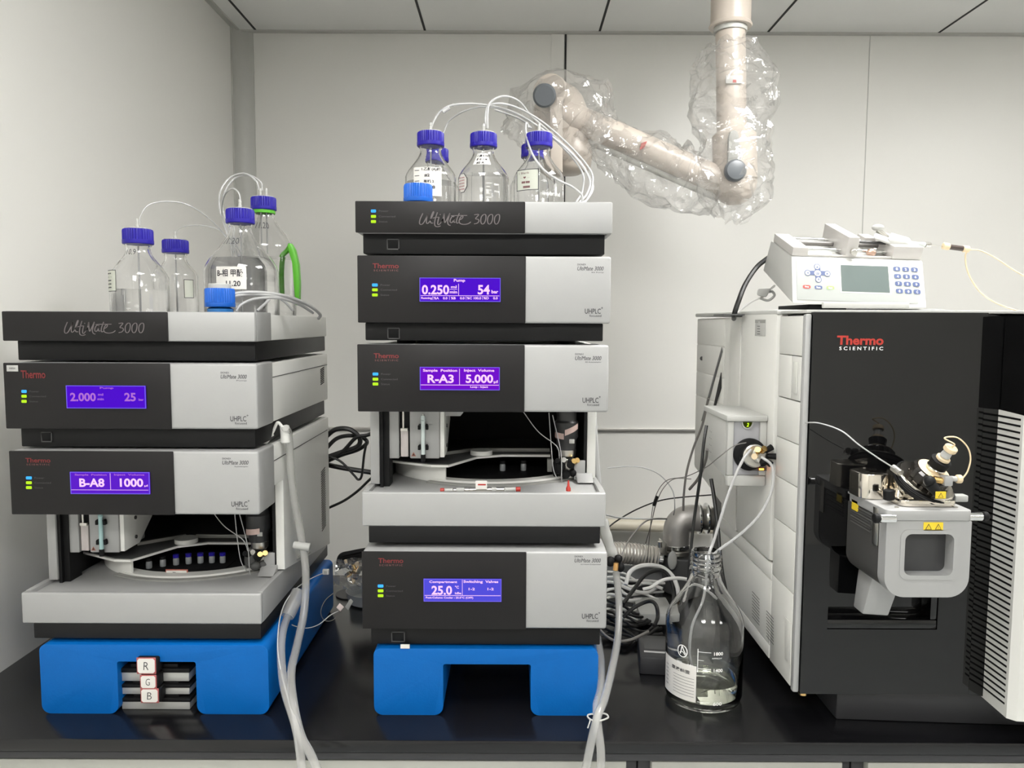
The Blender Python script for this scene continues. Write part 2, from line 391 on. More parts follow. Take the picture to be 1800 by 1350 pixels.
def shell(parent, px0, px1, pys, py0, py1, Y, screenless=False):
    """front of one module: silver bezel with black fascia laid on its left part. pys = px of the split"""
    x0, x1, z0, z1 = rect(px0, py0, px1, py1, Y); xs = rect(pys, py0, pys+1, py1, Y)[0]
    MB().box(x0+0.001, x1, Y, Y+BEZ, z0, z1, 0.004, 3).build('bezel', SILVER, parent)
    MB().box(x0, xs, Y-0.0035, Y+0.0005, z0, z1, 0.0015).build('fascia', FASCIA, parent)
    return x0, x1, z0, z1
def case(parent, x0, x1, z0, z1, Y, right=True, slots=None, depth=DEP):
    i = 0.004
    MB().box(x0+i, x1-i, Y+BEZ+0.0005, Y+depth, z0, z1-0.004, 0.003).build('housing', GREY, parent)
    if slots:
        xr = x1-i+0.0004; zc = z0+(z1-z0)*slots[0]; h = (z1-z0)*slots[1]; mb = MB(); n = slots[2]
        for k in range(n):
            z = zc-h/2+h*k/(n-1)
            mb.prism([(xr, Y+depth-0.068, z), (xr, Y+depth-0.035, z+0.004), (xr, Y+depth-0.035, z+0.0065), (xr, Y+depth-0.068, z+0.0025)], (0.0003, 0, 0))
        mb.build('vent_slots', MATBLACK, parent, 0)
        MB().box(xr-0.0006, xr+0.0002, Y+BEZ+.004, Y+depth-.004, z1-0.030, z1-0.0288).build('seam_line', INKGREY, parent, 0)
def base(parent, px0, px1, py0, py1, Y, zfoot, switch=None, depth=DEP):
    x0, x1, z0, z1 = rect(px0, py0, px1, py1, Y+0.02)
    MB().box(x0, x1, Y+0.02, Y+depth-0.005, z0, z1+0.002, 0.002).build('base', BLACK, parent)
    if z0-zfoot > 0.0005:
        for fx in (x0+0.055, x1-0.055):
            for fy in (Y+0.125, Y+depth-0.07):
                MB().cyl((fx, fy, zfoot), (fx, fy, z0), 0.017, n=20).build('foot', MATBLACK, parent)
    if switch:
        a, b, c, d = rect(*switch, Y+0.02)
        mb = MB(); y = Y+0.02
        e = 0.0018
        mb.box(a, b, y-0.0015, y+0.001, c, c+e).box(a, b, y-0.0015, y+0.001, d-e, d).box(a, a+e, y-0.0015, y+0.001, c, d).box(b-e, b, y-0.0015, y+0.001, c, d)
        sw = mb.build('switch_surround', DARKGREY, parent, 0)
        MB().hexa([(a+e, y-0.0012, c+e), (b-e, y-0.0012, c+e), (b-e, y, c+e), (a+e, y, c+e), (a+e, y-0.0042, d-e), (b-e, y-0.0042, d-e), (b-e, y, d-e), (a+e, y, d-e)], 0.0004).build('power_switch', MATBLACK, parent)
    return z0
def screen(parent, rc, Y, m, texts, lines=(), tm=None, tb=0.03):
    x0, x1, z0, z1 = rect(*rc, Y); y = Y-0.0040
    s = MB().box(x0, x1, y, y+0.002, z0, z1).build('display', m, parent, 0)
    e = 0.0011; mb = MB()
    for a, b, c, d in ((x0, x1, z0, z0+e), (x0, x1, z1-e, z1), (x0, x0+e, z0, z1), (x1-e, x1, z0, z1)): mb.box(a, b, y-0.0004, y, c, d)
    mb.build('display_rim', RIM, s, 0) if False else _sub(mb, 'display_rim', RIM, s)
    for st, r, *o in texts:
        a, b, c, d = rect(*r, Y)
        mt = o[0] if o else (tm or PIX)
        _sub(MB().text(st, ((a, y-0.0006, c), (1, 0, 0), (0, 0, 1)), b-a, d-c, tb), 'display_text', mt, s)
    if lines:
        mb = MB()
        for r in lines:
            a, b, c, d = rect(*r, Y); mb.box(a, b, y-0.0004, y, c, d)
        _sub(mb, 'display_lines', tm or PIX, s)
def _sub(mb, name, m, parent, smooth=0): return mb.build(name, m, parent, smooth)

def small_print(parent, Y, mx, my, sub, fx, fy):
    """model lettering top right and focus mark bottom right, at their right-hand ends"""
    ftext('DIONEX', mx-46, my-7.5, mx-31, my-4.5, Y, 'small_lettering', INKGREY, parent)
    ftext('UltiMate 3000', mx-46, my-2.5, mx, my+4.5, Y, 'model_lettering', INKGREY, parent, 0.0, 0.25)
    ftext(sub, mx-14-len(sub), my+7, mx, my+9.5, Y, 'small_lettering', INKGREY, parent)
    ftext('UHPLC', fx-32, fy-4.5, fx-4, fy+4.5, Y, 'focus_lettering', INK, parent)
    ftext('+', fx-3.5, fy-7.5, fx, fy-4, Y, 'focus_lettering', INK, parent)
    ftext('focused', fx-24, fy+6, fx-3, fy+10, Y, 'small_lettering', INKGREY, parent)
def brand(parent, Y, px0, py0, px1, py1, m=RED, m2=None):
    h = py1-py0
    ftext('Thermo', px0, py0, px1, py0+h*0.62, Y, 'brand_lettering', m, parent, 0.02)
    ftext('S C I E N T I F I C', px0+2, py0+h*0.78, px1-1, py1, Y, 'brand_lettering', m2 or DIMRED, parent)
DIMRED = mat('dim_pink_ink', (0.22, 0.09, 0.09), 0.6)

# ---- autosampler body: head, posts, tray and mechanism. local mechanism coordinates: x from module centre, y from front, z from tray rim
def autosampler(t, cx, Y, zrim, ztop, x0, x1, zc0, tray, blk, vialset, tapes, left):
    """zc0 underside of the head; tray = (x0,x1,z0,z1)"""
    i = 0.004; xl, xr = x0+i, x1-i; yp = Y+0.085; yr = Y+0.15; yb = Y+DEP
    zt = ztop-0.004
    # side walls and roof of the housing
    MB().prism([(xl, yp, zrim), (xl, yb, zrim-0.055), (xl, yb, zt), (xl, Y+BEZ+.001, zt), (xl, Y+BEZ+.001, zc0), (xl, yp, zc0)], (0.016, 0, 0), 0.001).build('side_wall', SILVER, t)
    MB().prism([(xr, yr, zrim), (xr, yb, zrim-0.055), (xr, yb, zt), (xr, Y+BEZ+.001, zt), (xr, Y+BEZ+.001, zc0+0.03), (xr, yr, zc0+0.03)], (-0.016, 0, 0), 0.001).build('side_wall', GREY, t)
    MB().box(xl+.0165, xr-.0165, Y+BEZ+.001, yb, zt-0.012, zt).build('roof_panel', GREY, t)
    MB().box(xl+.0165, xr-.0165, yb-0.012, yb, zrim-0.05, zt-0.0125).build('rear_panel', MATBLACK, t)
    lin = MB().box(xl+.0165, xl+.022, yp+0.004, yb-.0125, zrim-0.02, zt-.0125).box(xr-.022, xr-.0165, yr-0.0, yb-.0125, zrim-0.02, zt-.0125).box(xl+.022, xr-.022, Y+BEZ+.001, yb-.0125, zt-.018, zt-.0125)
    lin.build('black_lining', MATBLACK, t)
    MB().box(xl+.017, xl+.032, yp+.012, yp+.05, zrim-.012, zc0+.02).build('inner_post', MATBLACK, t)
    # tray
    a, b, c, d = tray; q = 0.020; Yt = Y+0.018
    yq = Yt+0.205
    tr = MB().box(a, b, Yt, Yt+0.012, c, d, 0.003, 3)
    tr.build('tray_front', SILVER, t)
    MB().prism([(a+.0003, Yt+.0125, c), (a+.0003, yb-.02, c-.002), (a+.0003, yb-.02, zrim-.052), (a+.0003, yp+.06, zrim-.006), (a+.0003, yp-.002, d), (a+.0003, Yt+.0125, d)], (0.010, 0, 0), 0.001).build('tray_side', SILVER, t)
    MB().prism([(b-.0003, Yt+.0125, c), (b-.0003, yb-.02, c-.002), (b-.0003, yb-.02, zrim-.052), (b-.0003, yr+.03, zrim-.004), (b-.0003, Yt+.06, d), (b-.0003, Yt+.0125, d)], (-0.010, 0, 0), 0.001).build('tray_side', SILVER, t)
    zf = d-0.007
    MB().box(a+.0105, b-.0105, Yt+.0125, yb-.02, zf-0.006, zf, 0.001).build('tray_floor', SILVER, t)
    MB().prism([(b-.0106, yr-.03, d-.004), (b-.0106, yr+.03, d+.022), (b-.0106, yr+.0445, d+.022), (b-.0106, yr+.0445, d-.004)], (-.030, 0, 0), 0.001).build('corner_block', SILVER, t)
    # sample drum wall and ring
    C = Vector((cx+0.005, Y+0.315, 0)); R = 0.205; h = 0.029
    def arc(r0, r1, a0, a1, z0, z1, name, m, n=36):
        mb = MB(); vs = []; fs = []
        for k in range(n+1):
            an = radians(a0+(a1-a0)*k/n); e = Vector((cos(an), sin(an), 0))
            for r, z in ((r1, z0), (r1, z1), (r0, z1), (r0, z0)): p = C+e*r; vs.append((p.x, p.y, z))
        for k in range(n):
            for j in range(4): fs.append((4*k+j, 4*k+(j+1) % 4, 4*k+4+(j+1) % 4, 4*k+4+j))
        fs += [(3, 2, 1, 0), (4*n, 4*n+1, 4*n+2, 4*n+3)]
        bm = MB().add(vs, fs); return bm.build(name, m, t, 40)
    arc(R-0.004, R, 196, 247, zf+.0005, zf+h, 'drum_wall', GREY)
    arc(R-0.022, R+0.002, 240, 345, zf+.0005, zf+0.007, 'drum_ring', GREY)
    arc(R+0.0025, R+0.014, 238, 350, zf+.0003, zf+0.0035, 'drum_ring', MIDGREY)
    MB().lathe([(R-0.024, zf+.0006), (R-0.024, zf+.001)], (C.x, C.y, 0), n=48).build('drum_floor', MATBLACK, t)
    # cover plate over the carousel
    def L(x, y, z): return Vector((cx+x, Y+y, zf+z))
    cov = [L(-.185, .16, h+.002), L(-.10, .112, h+.002), L(-.068, .110, h+.002), L(-.020, .20, h+.004), L(.03, .225, h+.006), L(.125, .225, h+.006), L(.125, .42, h+.006), L(-.185, .42, h+.002)]
    cov = [Vector((p.x, p.y, zf+h+.004)) for p in cov]
    MB().prism(cov, (0, 0, 0.004)).build('cover_plate', GREY, t, 0)
    top = [p+Vector((0, 0.004, 0.0042)) for p in cov]
    MB().prism(top, (0, 0, 0.0012)).build('cover_top', DARKGREY, t, 0)
    MB().box(cx-.005, cx+.125, Y+.25, Y+.256, zf+h+.0096, zf+h+.017, .001).build('cover_rib', MIDGREY, t)
    MB().prism([L(-.10, .20, h+.010), L(-.03, .26, h+.010), L(-.026, .255, h+.010), L(-.096, .195, h+.010)], (0, 0, .006)).build('cover_rib', MIDGREY, t, 0)
    MB().cyl(L(-.012, .222, h+.0095), L(-.012, .222, h+.018), 0.022, n=28).build('cover_hub', GREY, t)
    MB().box(cx+.118, cx+.13, Y+.20, Y+.215, zf+.008, zf+h+.003).build('cover_bracket', MIDGREY, t)
    # injection unit
    zu = zrim+0.030+0.0; zh = zc0+0.05
    fb = Y+.10
    def lx(px): return xx(px, fb, 760)-(-0.0459)+cx
    zb = zrim+blk
    MB().box(lx(679), lx(703.5), fb, fb+.10, zb, zh, .002).build('unit_block', SILVER, t)
    MB().box(lx(704), lx(721), fb+.008, fb+.09, zb+.003, zh, .001).build('slide_channel', MATBLACK, t)
    MB().box(lx(706), lx(719.5), fb+.002, fb+.0078, zb+.003, zb+.052, .0015).build('slide', PINKPAPER if False else mat('clear_slide', (0.55, 0.50, 0.49), 0.3), t)
    MB().cyl((lx(711), fb+.002, zb+.052), (lx(711), fb+.002, zh), .0022, n=12).build('slide_rod', STEEL, t)
    MB().box(lx(706), lx(719), fb-.001, fb+.006, zb+.050, zb+.056, .001).build('slide_clamp', STEEL, t)
    x2, x3 = lx(722), lx(775)
    MB().box(x2, x3, fb, fb+.10, zb, zh, .003).build('unit_block', SILVER, t)
    MB().prism([(x3+.0003, fb+.003, zb+.002), (x3+.0003, fb+.06, zb+.002), (x3+.0003, fb+.135, zb+.055), (x3+.0003, fb+.135, zh), (x3+.0003, fb+.003, zh)], (.008, 0, 0), .001).build('unit_side_plate', GREY, t)
    MB().prism([(x3+.0085, fb+.02, zc0-.022), (lx(810), fb+.02, zc0-.022), (lx(815), fb+.02, zc0-.016), (lx(815), fb+.02, zh), (x3+.0085, fb+.02, zh)], (0, .006, 0)).build('unit_bracket', SILVER, t, 0)
    for z in (zb+.018, zb+.055):
        MB().cyl((x3+.008, fb+.045, z), (x3+.0105, fb+.045, z), .0035, n=12).build('screw', DARKGREY, t)
    # syringe in its clips
    xs_ = lx(746.5); ys = fb-.006; zz0 = zb-.001; zz1 = zb+.080
    MB().lathe([(.0038, zz0+.010), (.0038, zz1-.012), (.0044, zz1-.011), (.0044, zz1-.009), (.0038, zz1-.008), (.0044, zz1-.006), (.0044, zz1-.004), (.0038, zz1-.003), (.0038, zz1)], (xs_, ys, 0), n=20).build('syringe_barrel', TEAL if left else mat('clear_syringe', (0.66, 0.74, 0.73), 0.15), t)
    MB().cyl((xs_, ys, zz0+.01), (xs_, ys, zz1+.002), .0012, n=8).build('syringe_plunger', STEEL, t)
    MB().lathe([(.0042, zz0-.003), (.0044, zz0), (.0044, zz0+.0095), (.003, zz0+.0099)], (xs_, ys, 0), n=16).build('syringe_cap', MATBLACK, t)
    for z in (zb+.021, zb+.058):
        cl = MB()
        for sgn in (-1, 1):
            cl.box(xs_+sgn*.0046, xs_+sgn*.0095, ys-.002, fb-.0002, z-.004, z+.004, .001)
            cl.cyl((xs_+sgn*.0065, ys-.002, z+.004), (xs_+sgn*.0065, fb-.0002, z+.004), .002, n=10)
        cl.build('syringe_clip', MATBLACK, t)
    xw = lx(729); e = .0042; zw = zb+.008; yw = fb-.0005
    MB().add([(xw-e, yw, zw-e*.8), (xw+e, yw, zw-e*.8), (xw, yw, zw+e)], [(0, 1, 2)]).build('warning_triangle', mat('triangle_red', (0.35, 0.12, 0.07), .6), t, 0)
    MB().add([(xw-e*.5, yw-.0003, zw-e*.5), (xw+e*.5, yw-.0003, zw-e*.5), (xw, yw-.0003, zw+e*.4)], [(0, 1, 2)]).build('warning_symbol', INK, t, 0)
    # needle drive on the right
    nx = cx+.152; ny = Y+.165; zm = zrim+.052
    MB().lathe([(.0185, zm), (.0185, zm+.018), (.0225, zm+.024), (.0225, zm+.052), (.019, zm+.056), (.019, zh)], (nx, ny, 0), n=28).build('drive_motor', mat('motor_black', (.03, .03, .031), .4), t)
    MB().lathe([(.012, zm-.016), (.016, zm-.012), (.017, zm-.0005)], (nx+.002, ny, 0), n=20).build('motor_tip', STEEL, t)
    MB().box(nx-.022, nx+.022, ny-.03, ny-.0235, zc0+.004, zc0+.012, .001).build('drive_bracket', STEEL, t)
    for (ax, az, w_, tilt) in tapes:
        vs = []; n = 8
        for k in range(n+1):
            an = ax+w_*(k/n-.5)
            for zz_ in (-.0055, .0055):
                vs.append((nx+sin(an)*.0232, ny-cos(an)*.0232, zm+az+zz_+tilt*(k/n-.5)))
        MB().add(vs, [(2*k, 2*k+2, 2*k+3, 2*k+1) for k in range(n)]).build('tape_tag', PINKPAPER, t)
    MB().box(nx+.004, nx+.014, ny-.0212, ny-.0195, zm+.014, zm+.022, .0005).build('white_tag', WHITE, t)
    for dx, dy, m in ((-.013, -.012, MATBLACK), (.009, -.016, BRASS), (.014, -.008, BRASS), (-.004, -.004, STEEL)):
        MB().cyl((nx+dx, ny+dy-.004, zm-.023), (nx+dx*1.4, ny+dy-.016, zm-.017), .006, .005, 12).build('tube_fitting', m, t)
    MB().cyl((nx+.006, ny-.030, zm-.026), (nx+.009, ny-.018, zm-.020), .0075, n=14).build('tube_fitting', MATBLACK, t)
    MB().box(nx-.004, nx+.013, ny-.008, ny+.01, zf+.004, zm-.018, .001).build('needle_block', STEEL, t)
    vb = MB(); 
    vb.sphere((nx-.012, ny-.014, zf+.027), .010, (1, .8, 1.5)).sphere((nx-.002, ny-.016, zf+.014), .009, (1.1, 1, 1)).sphere((nx-.020, ny-.004, zf+.022), .009, (.8, 1, 1.9)).sphere((nx+.012, ny-.012, zf+.016), .008, (1, 1, 1))
    vb.build('needle_valve', MATBLACK if not left else DARKGREY, t)
    gx = nx+.014
    gb = MB().box(gx, gx+.021, ny-.016, ny-.013, zf+.003, zf+.040, .001); gb.build('sensor_plate', SILVER, t)
    for dz in (.007, .035): MB().cyl((gx+.004, ny-.0165, zf+dz), (gx+.004, ny-.0158, zf+dz), .0014, n=8).build('screw', DARKGREY, t)
    for pts in ([(-.035, -.03, .125), (-.03, -.03, .06), (-.026, -.026, .02), (-.018, -.02, -.002)], [(-.085, -.03, .13), (-.055, -.032, .09), (-.02, -.03, .062), (-.014, -.02, .035)],
                [(-.028, -.028, .12), (-.012, -.028, .05), (-.010, -.026, .0), (-.006, -.02, -.02)]):
        MB().tube([(nx+a_, ny+b_, zrim+c_) for a_, b_, c_ in pts], .0009, 6).build('capillary', TUBEWHITE, t)
    # vials in the carousel
    for k, (vx, vy) in enumerate(vialset):
        vb = MB().lathe([(.0052, 0), (.0058, .001), (.0058, .012), (.0045, .014)], (cx+vx, Y+vy, zf+.003), n=14)
        v = vb.build('vial', mat('vial_glass', (0.28, 0.29, 0.30), .1), t)
        MB().lathe([(.0056, .0142), (.0056, .020), (.004, .0205)], (cx+vx, Y+vy, zf+.003), n=14).build('vial_cap', CAPBLUE if k > 1 else MATBLACK, v)
    MB().box(cx-.09, cx+.085, Y+.16, Y+.30, zf+.0012, zf+.0028, .0003).build('vial_rack', MATBLACK, t) if vialset else None
    return zf
# ================================================================ centre stack
def stand(px0, px1, pyt, pyb, lg, Y, ztop, label):
    x0, x1, z0, z1 = rect(px0, pyt, px1, pyb, Y)
    z0 = BZ; z1 = ztop
    a, b = xx(lg[0], Y, 1200), xx(lg[1], Y, 1200); zi = zz(lg[2], Y); y1 = Y+0.485
    r = 0.012
    pts = [(x0, z0), (a, z0), (a, zi), (b, zi), (b, z0), (x1, z0), (x1, z1), (x0, z1)]
    # round the outline's foot corners
    def rc(P, i, rr):
        p = Vector(P[i]); q = Vector(P[i-1]); s_ = Vector(P[(i+1) % len(P)]); u = (q-p).normalized(); v = (s_-p).normalized()
        c = p+(u+v)*rr; out = []
        for k in range(6):
            an = pi/2*k/5; out.append(tuple(c-v*rr*cos(an)-u*rr*sin(an)))
        return out
    out = []
    for i in range(8): out += rc(pts, i, (r*1.3, r*1.3, .004, .004, r*1.3, r*1.3, r, r)[i])
    o = MB().prism([(x, Y, z) for x, z in out], (0, y1-Y, 0))
    # soften the front and rear rims
    bm = bmesh.new(); vs = [bm.verts.new(v) for v in o.v]
    for f in o.f: bm.faces.new([vs[i] for i in f])
    bmesh.ops.dissolve_limit(bm, angle_limit=radians(1), verts=bm.verts[:], edges=bm.edges[:])
    es = [e for e in bm.edges if len(e.link_faces) == 2 and abs(e.verts[0].co.y-e.verts[1].co.y) < 1e-6]
    bmesh.ops.bevel(bm, geom=es, offset=.013, segments=4, profile=.5, affect='EDGES', clamp_overlap=True)
    bmesh.ops.triangulate(bm, faces=[f for f in bm.faces if len(f.verts) > 4])
    mb = MB()._bm(bm)
    return tag(mb.build('instrument_stand', BLUEFOAM, None, 40), label, 'stand')

def front_z(py, Y=YF): return zz(py, Y)
def root(name, label, px0, px1, py, Y=YF, group=None):
    return thing(name, label, 'laboratory instrument', ((xx(px0, Y, py)+xx(px1, Y, py))/2, Y+DEP/2, zz(py, Y)), group)

def solvent_rack(t, px0, px1, pys, py0, py1, zfl, Y=YF):
    x0, x1, z0, z1 = rect(px0, py0, px1, py1, Y); xs = rect(pys, py0, pys+1, py1, Y)[0]
    MB().box(x0+.001, x1, Y, Y+0.012, z0, z1, .003).build('bezel', SILVER, t)
    MB().box(x0, xs, Y-.0035, Y+.0005, z0, z1-.0005, .0015).build('fascia', FASCIA, t)
    MB().box(x0+.001, x0+.009, Y+.0125, Y+BEZ, z0, z1, .002).build('bezel_side', SILVER, t)
    MB().box(x1-.008, x1, Y+.0125, Y+BEZ, z0, z1, .002).build('bezel_side', SILVER, t)
    i = .004; yb = Y+DEP; q = z1-.004
    MB().box(x0+i, x0+i+.008, Y+BEZ+.0005, yb, z0, q, .002).build('tray_wall', GREY, t)
    MB().box(x1-i-.008, x1-i, Y+BEZ+.0005, yb, z0, q, .002).build('tray_wall', GREY, t)
    MB().box(x0+i+.0085, x1-i-.0085, yb-.008, yb, z0, q, .002).build('tray_wall', GREY, t)
    MB().box(x0+.0095, x1-.0095, Y+.0125, yb-.0085, zfl-.006, zfl, 0).build('tray_floor', SILVER, t, 0)
    return x0, x1, z0, z1

# --- solvent rack on top
t = root('solvent_rack', 'topmost module of the centre stack, black and silver tray with clear bottles standing in it', 625, 1077, 447)
zfl_c = zz(403, YF)
zt_srd = solvent_rack(t, 625, 1077, 923, 354, 410, zfl_c)
Yb_ = YF+.02
zpump_top = zz(450, YF)
base(t, 638, 1063, 411, 447, YF, zpump_top, (680, 420, 702, 439))
leds(652, (371, 380.5, 389.5), YF-.0035, t, 9)
logo(737, 373, 879, 399, YF-.0035, t)
# --- pump
t = root('pump_module', 'centre stack module with violet display reading 0.250 and 54, right under the solvent rack', 629, 1074, 600)
x0, x1, z0, z1 = shell(t, 629, 1074, 924, 450, 568, YF)
case(t, x0, x1, z0, z1, YF, slots=(.5, .4, 9))
zas_top = zz(606, YF)
base(t, 642, 1060, 570, 599, YF, zas_top-.004, (681, 576, 703, 596))
brand(t, YF-.0035, 655, 463, 701, 477)
leds(654, (501, 509.5, 518.5), YF-.0035, t)
screen(t, (738, 488.5, 880, 530.5), YF-.0035, SCREEN_A,
       [('Pump', (798, 490.5, 818, 497)), ('0.250', (742, 501, 790, 518)), ('ml', (793, 502, 803, 507)), ('min', (791, 511, 804, 516)), ('54', (840, 501, 861, 518)), ('bar', (864, 510, 876, 516)),
        ('Running', (741, 522, 760, 527)), ('%A    0.0', (763, 522, 787, 526.5)), ('%B    0.0', (793, 522, 817, 526.5)), ('%C 100.0', (821, 522, 846, 526.5)), ('%D    0.0', (850, 522, 875, 526.5))],
       [(740, 519.5, 878, 520.4), (806, 499, 806.9, 519), (791, 508.6, 804, 509.3), (761, 521, 761.7, 527), (790, 521, 790.7, 527), (819, 521, 819.7, 527), (848, 521, 848.7, 527)])
small_print(t, YF, 1061, 471, 'RS Pump', 1060, 547)
# --- autosampler
t = root('autosampler_module', 'open-fronted autosampler of the centre stack with display reading R-A3 and 5.000', 629, 1070, 955)
x0, x1, z0, z1 = shell(t, 629, 1070, 922, 606, 724, YF)
Yt = YF+.018
tray = rect(636, 866, 1065, 926, Yt)
zr_c = tray[3]
TRC = tray
autosampler(t, (x0+x1)/2, YF, zr_c, z1, x0, x1, z0, tray, zz(807, YF+.10)-zr_c,
            [(.03, .235), (.072, .24)], [(.45, .040, 1.3, .012), (-.75, .028, .95, -.002)], False)
xb0, xb1, zb0, zb1 = rect(648, 927, 1055, 955, YF+.02)
ztcc = zz(969, YF)
brand(t, YF-.0035, 657, 621, 701, 635)
leds(655, (657.5, 666.5, 675), YF-.0035, t)
screen(t, (738.5, 645, 878.5, 685.5), YF-.0035, SCREEN_B,
       [('Sample  Position', (744, 648.5, 804, 654.5)), ('Inject  Volume', (816, 648.5, 869, 654.5)), ('R-A3', (752, 658, 798, 673)), ('5.000', (819, 658, 867, 673)), ('µl', (868, 668, 875, 674)), ('Loop : Inject', (827, 678, 858, 682.5))],
       [(740, 676, 877, 677), (807.5, 648, 808.4, 676)])
small_print(t, YF, 1057, 628.5, 'RS Autosampler', 1056, 703.5)
base(t, 648, 1055, 926.5, 955, YF, zz(957.5, YF+.03))
zas_foot = zz(957.5, YF+.03)
# --- column compartment
t = root('column_compartment_module', 'lowest module of the centre stack with blue display reading 25.0', 637, 1067, 1133)
x0, x1, z0, z1 = rect(637, 969.5, 1067, 1105, YF)
shell(t, 637, 1067, 925, 969.5, 1105, YF)
case(t, x0, x1, z0, z1+0.0035, YF, slots=(.5, .4, 9))
ztop_st = zz(1133.5, YF+.03)
base(t, 652, 1055, 1106, 1133, YF, ztop_st, (688, 1110, 712, 1128))
brand(t, YF-.0035, 665, 981, 709, 995)
leds(664, (1030, 1038.5, 1047), YF-.0035, t)
screen(t, (745, 1016.5, 881.5, 1056), YF-.0035, SCREEN_C,
       [('Compartment', (755, 1019, 804, 1024.5)), ('Switching  Valves', (815, 1018.5, 876, 1024.5)), ('25.0', (759, 1028, 795, 1044)), ('°C', (800, 1028, 807, 1033)), ('idle', (800, 1039, 811, 1043)),
        ('1-2', (824, 1031.5, 835, 1036)), ('1-2', (857, 1031.5, 868, 1036)), ('Post-Column Cooler : 25.0°C (OFF)', (749, 1047, 832, 1051.5))],
       [(747, 1045, 880, 1045.8), (812.5, 1018, 813.3, 1045)])
small_print(t, YF, 1056, 984, 'RS Column Compartment', 1055, 1083)
o = stand(657, 1051, 1133, 1255, (779, 933, 1168), YF+.012, ztop_st, 'bright blue two-legged moulded plastic stand under the centre stack')
x_, y_, z_ = 0, 0, 0
a, b, c, d = rect(704, 1133, 720, 1140, YF+.010)
tag(MB().box(a, b, YF+.0098, YF+.0118, c, d).build('paper_tag', PAPER, None, 0), 'tiny white paper tag under the front edge of the lowest centre module', 'tag')

# ================================================================ left stack
YL = 1.283
t = root('solvent_rack', 'topmost module of the left stack, black and silver tray holding bottles beside the left wall', 6, 448, 634)
zfl_l = zz(592, YL)
solvent_rack(t, 6, 448, 296, 547.5, 600, zfl_l)
base(t, 31, 449, 601, 634, YL, zz(638, YL)-.0)
logo(113, 564, 254, 590, YL-.0035, t)
t = root('pump_module', 'left stack module with dim violet display reading 2.000 and 25', 10, 452, 787)
x0, x1, z0, z1 = shell(t, 10, 452, 301, 638.5, 754, YL)
case(t, x0, x1, z0, z1, YL, slots=(.5, .30, 9))
base(t, 37, 449, 755, 786, YL, zz(793, YL)-.004, (73, 759, 92, 777))
ftext('Thermo', 37, 651, 80, 665, YL-.0035, 'brand_lettering', RED, t, 0.02)
leds(38, (688, 696.5, 705.5), YL-.0035, t, 9)
a, b, c, d = rect(12, 642, 32, 653, YL-.0035)
MB().box(a, b, YL-.0043, YL-.0035, c, d, .0003).build('inventory_sticker', WHITE, t)
ftext('30054', 16, 645.5, 27, 649, YL-.0044, 'sticker_print', INKGREY, t)
screen(t, (119, 677.5, 258, 717.5), YL-.0035, SCREEN_A,
       [('2.000', (126, 690, 171, 705), PIXD), ('25', (221, 690, 241, 705), PIXD), ('ml', (175, 691, 184, 695), PIXD), ('min', (174, 699, 185, 703), PIXD), ('bar', (246, 700, 255, 704), PIXD), ('Pump', (178, 680, 202, 684), PIXD)])
small_print(t, YL, 434, 661, 'Pump', 437, 736)
t = root('autosampler_module', 'open-fronted autosampler of the left stack with display reading B-A8 and 1000', 20, 455, 1130)
x0, x1, z0, z1 = shell(t, 20, 455, 307, 793, 904.5, YL)
tray = rect(37.5, 1043, 459, 1097, YL+.018)
TRL = tray; CXL = (x0+x1)/2
autosampler(t, (x0+x1)/2, YL, tray[3], z1, x0, x1, z0, tray, zz(975, YL+.10)-tray[3],
            [(-.062+.0215*k, .178+.006*k-.0012*(k-3)**2) for k in range(7)], [(-.35, .022, 1.5, .004)], True)
# side bezel skirt, seam and vents of this taller case
xr = x1-.004
mb = MB()
for k in range(26):
    z = tray[3]-.005+.135*k/25; mb.prism([(xr+.0004, YL+DEP-.075, z), (xr+.0004, YL+DEP-.038, z+.005), (xr+.0004, YL+DEP-.038, z+.0072), (xr+.0004, YL+DEP-.075, z+.0022)], (.0003, 0, 0))
mb.build('vent_slots', MATBLACK, t, 0)
MB().box(xr-.0003, xr+.0006, YL+BEZ+.002, YL+DEP-.01, z1-.034, z1-.0325).build('seam_line', INKGREY, t, 0)
brand(t, YL-.0035, 45, 805, 89, 818)
leds(46, (840, 848.5, 857), YL-.0035, t)
screen(t, (126, 829, 265, 867.5), YL-.0035, SCREEN_D,
       [('B-A8', (142, 840, 186, 855)), ('1000', (213, 840, 254, 855)), ('µl', (256, 851, 262, 855)), ('Sample  Position', (134, 832, 190, 836), PIXD), ('Inject  Volume', (203, 832, 256, 836), PIXD)],
       [(128, 860, 263, 860.6), (196, 831, 196.6, 860)], PIX)
small_print(t, YL, 437, 812, 'Autosampler', 439, 886)
ztl = zz(1129, YL+.03)
base(t, 59, 459, 1098, 1123, YL, ztl, None)
a, b, c, d = rect(291, 1001, 330, 1018, YL+.13)
mb = MB().box(a, b, YL+.13, YL+.132, c, d, .0005)
tg = tag(mb.build('tray_card', mat('card_frame', (.5, .16, .12), .6), None), 'small red-bordered card lettered B on the dark carousel of the left autosampler', 'card')
MB().box(a+.002, b-.002, YL+.1292, YL+.1299, c+.002, d-.002).build('card_face', PAPER, tg, 0)
MB().text('B', ((a+.014, YL+.1288, c+.005), (1, 0, 0), (0, 0, 1)), .008, .009).build('card_letter', INK, tg, 0)
stand(71, 472, 1127, 1251, (207, 345, 1166), YL+.012, ztl, 'bright blue two-legged moulded plastic stand under the left stack')
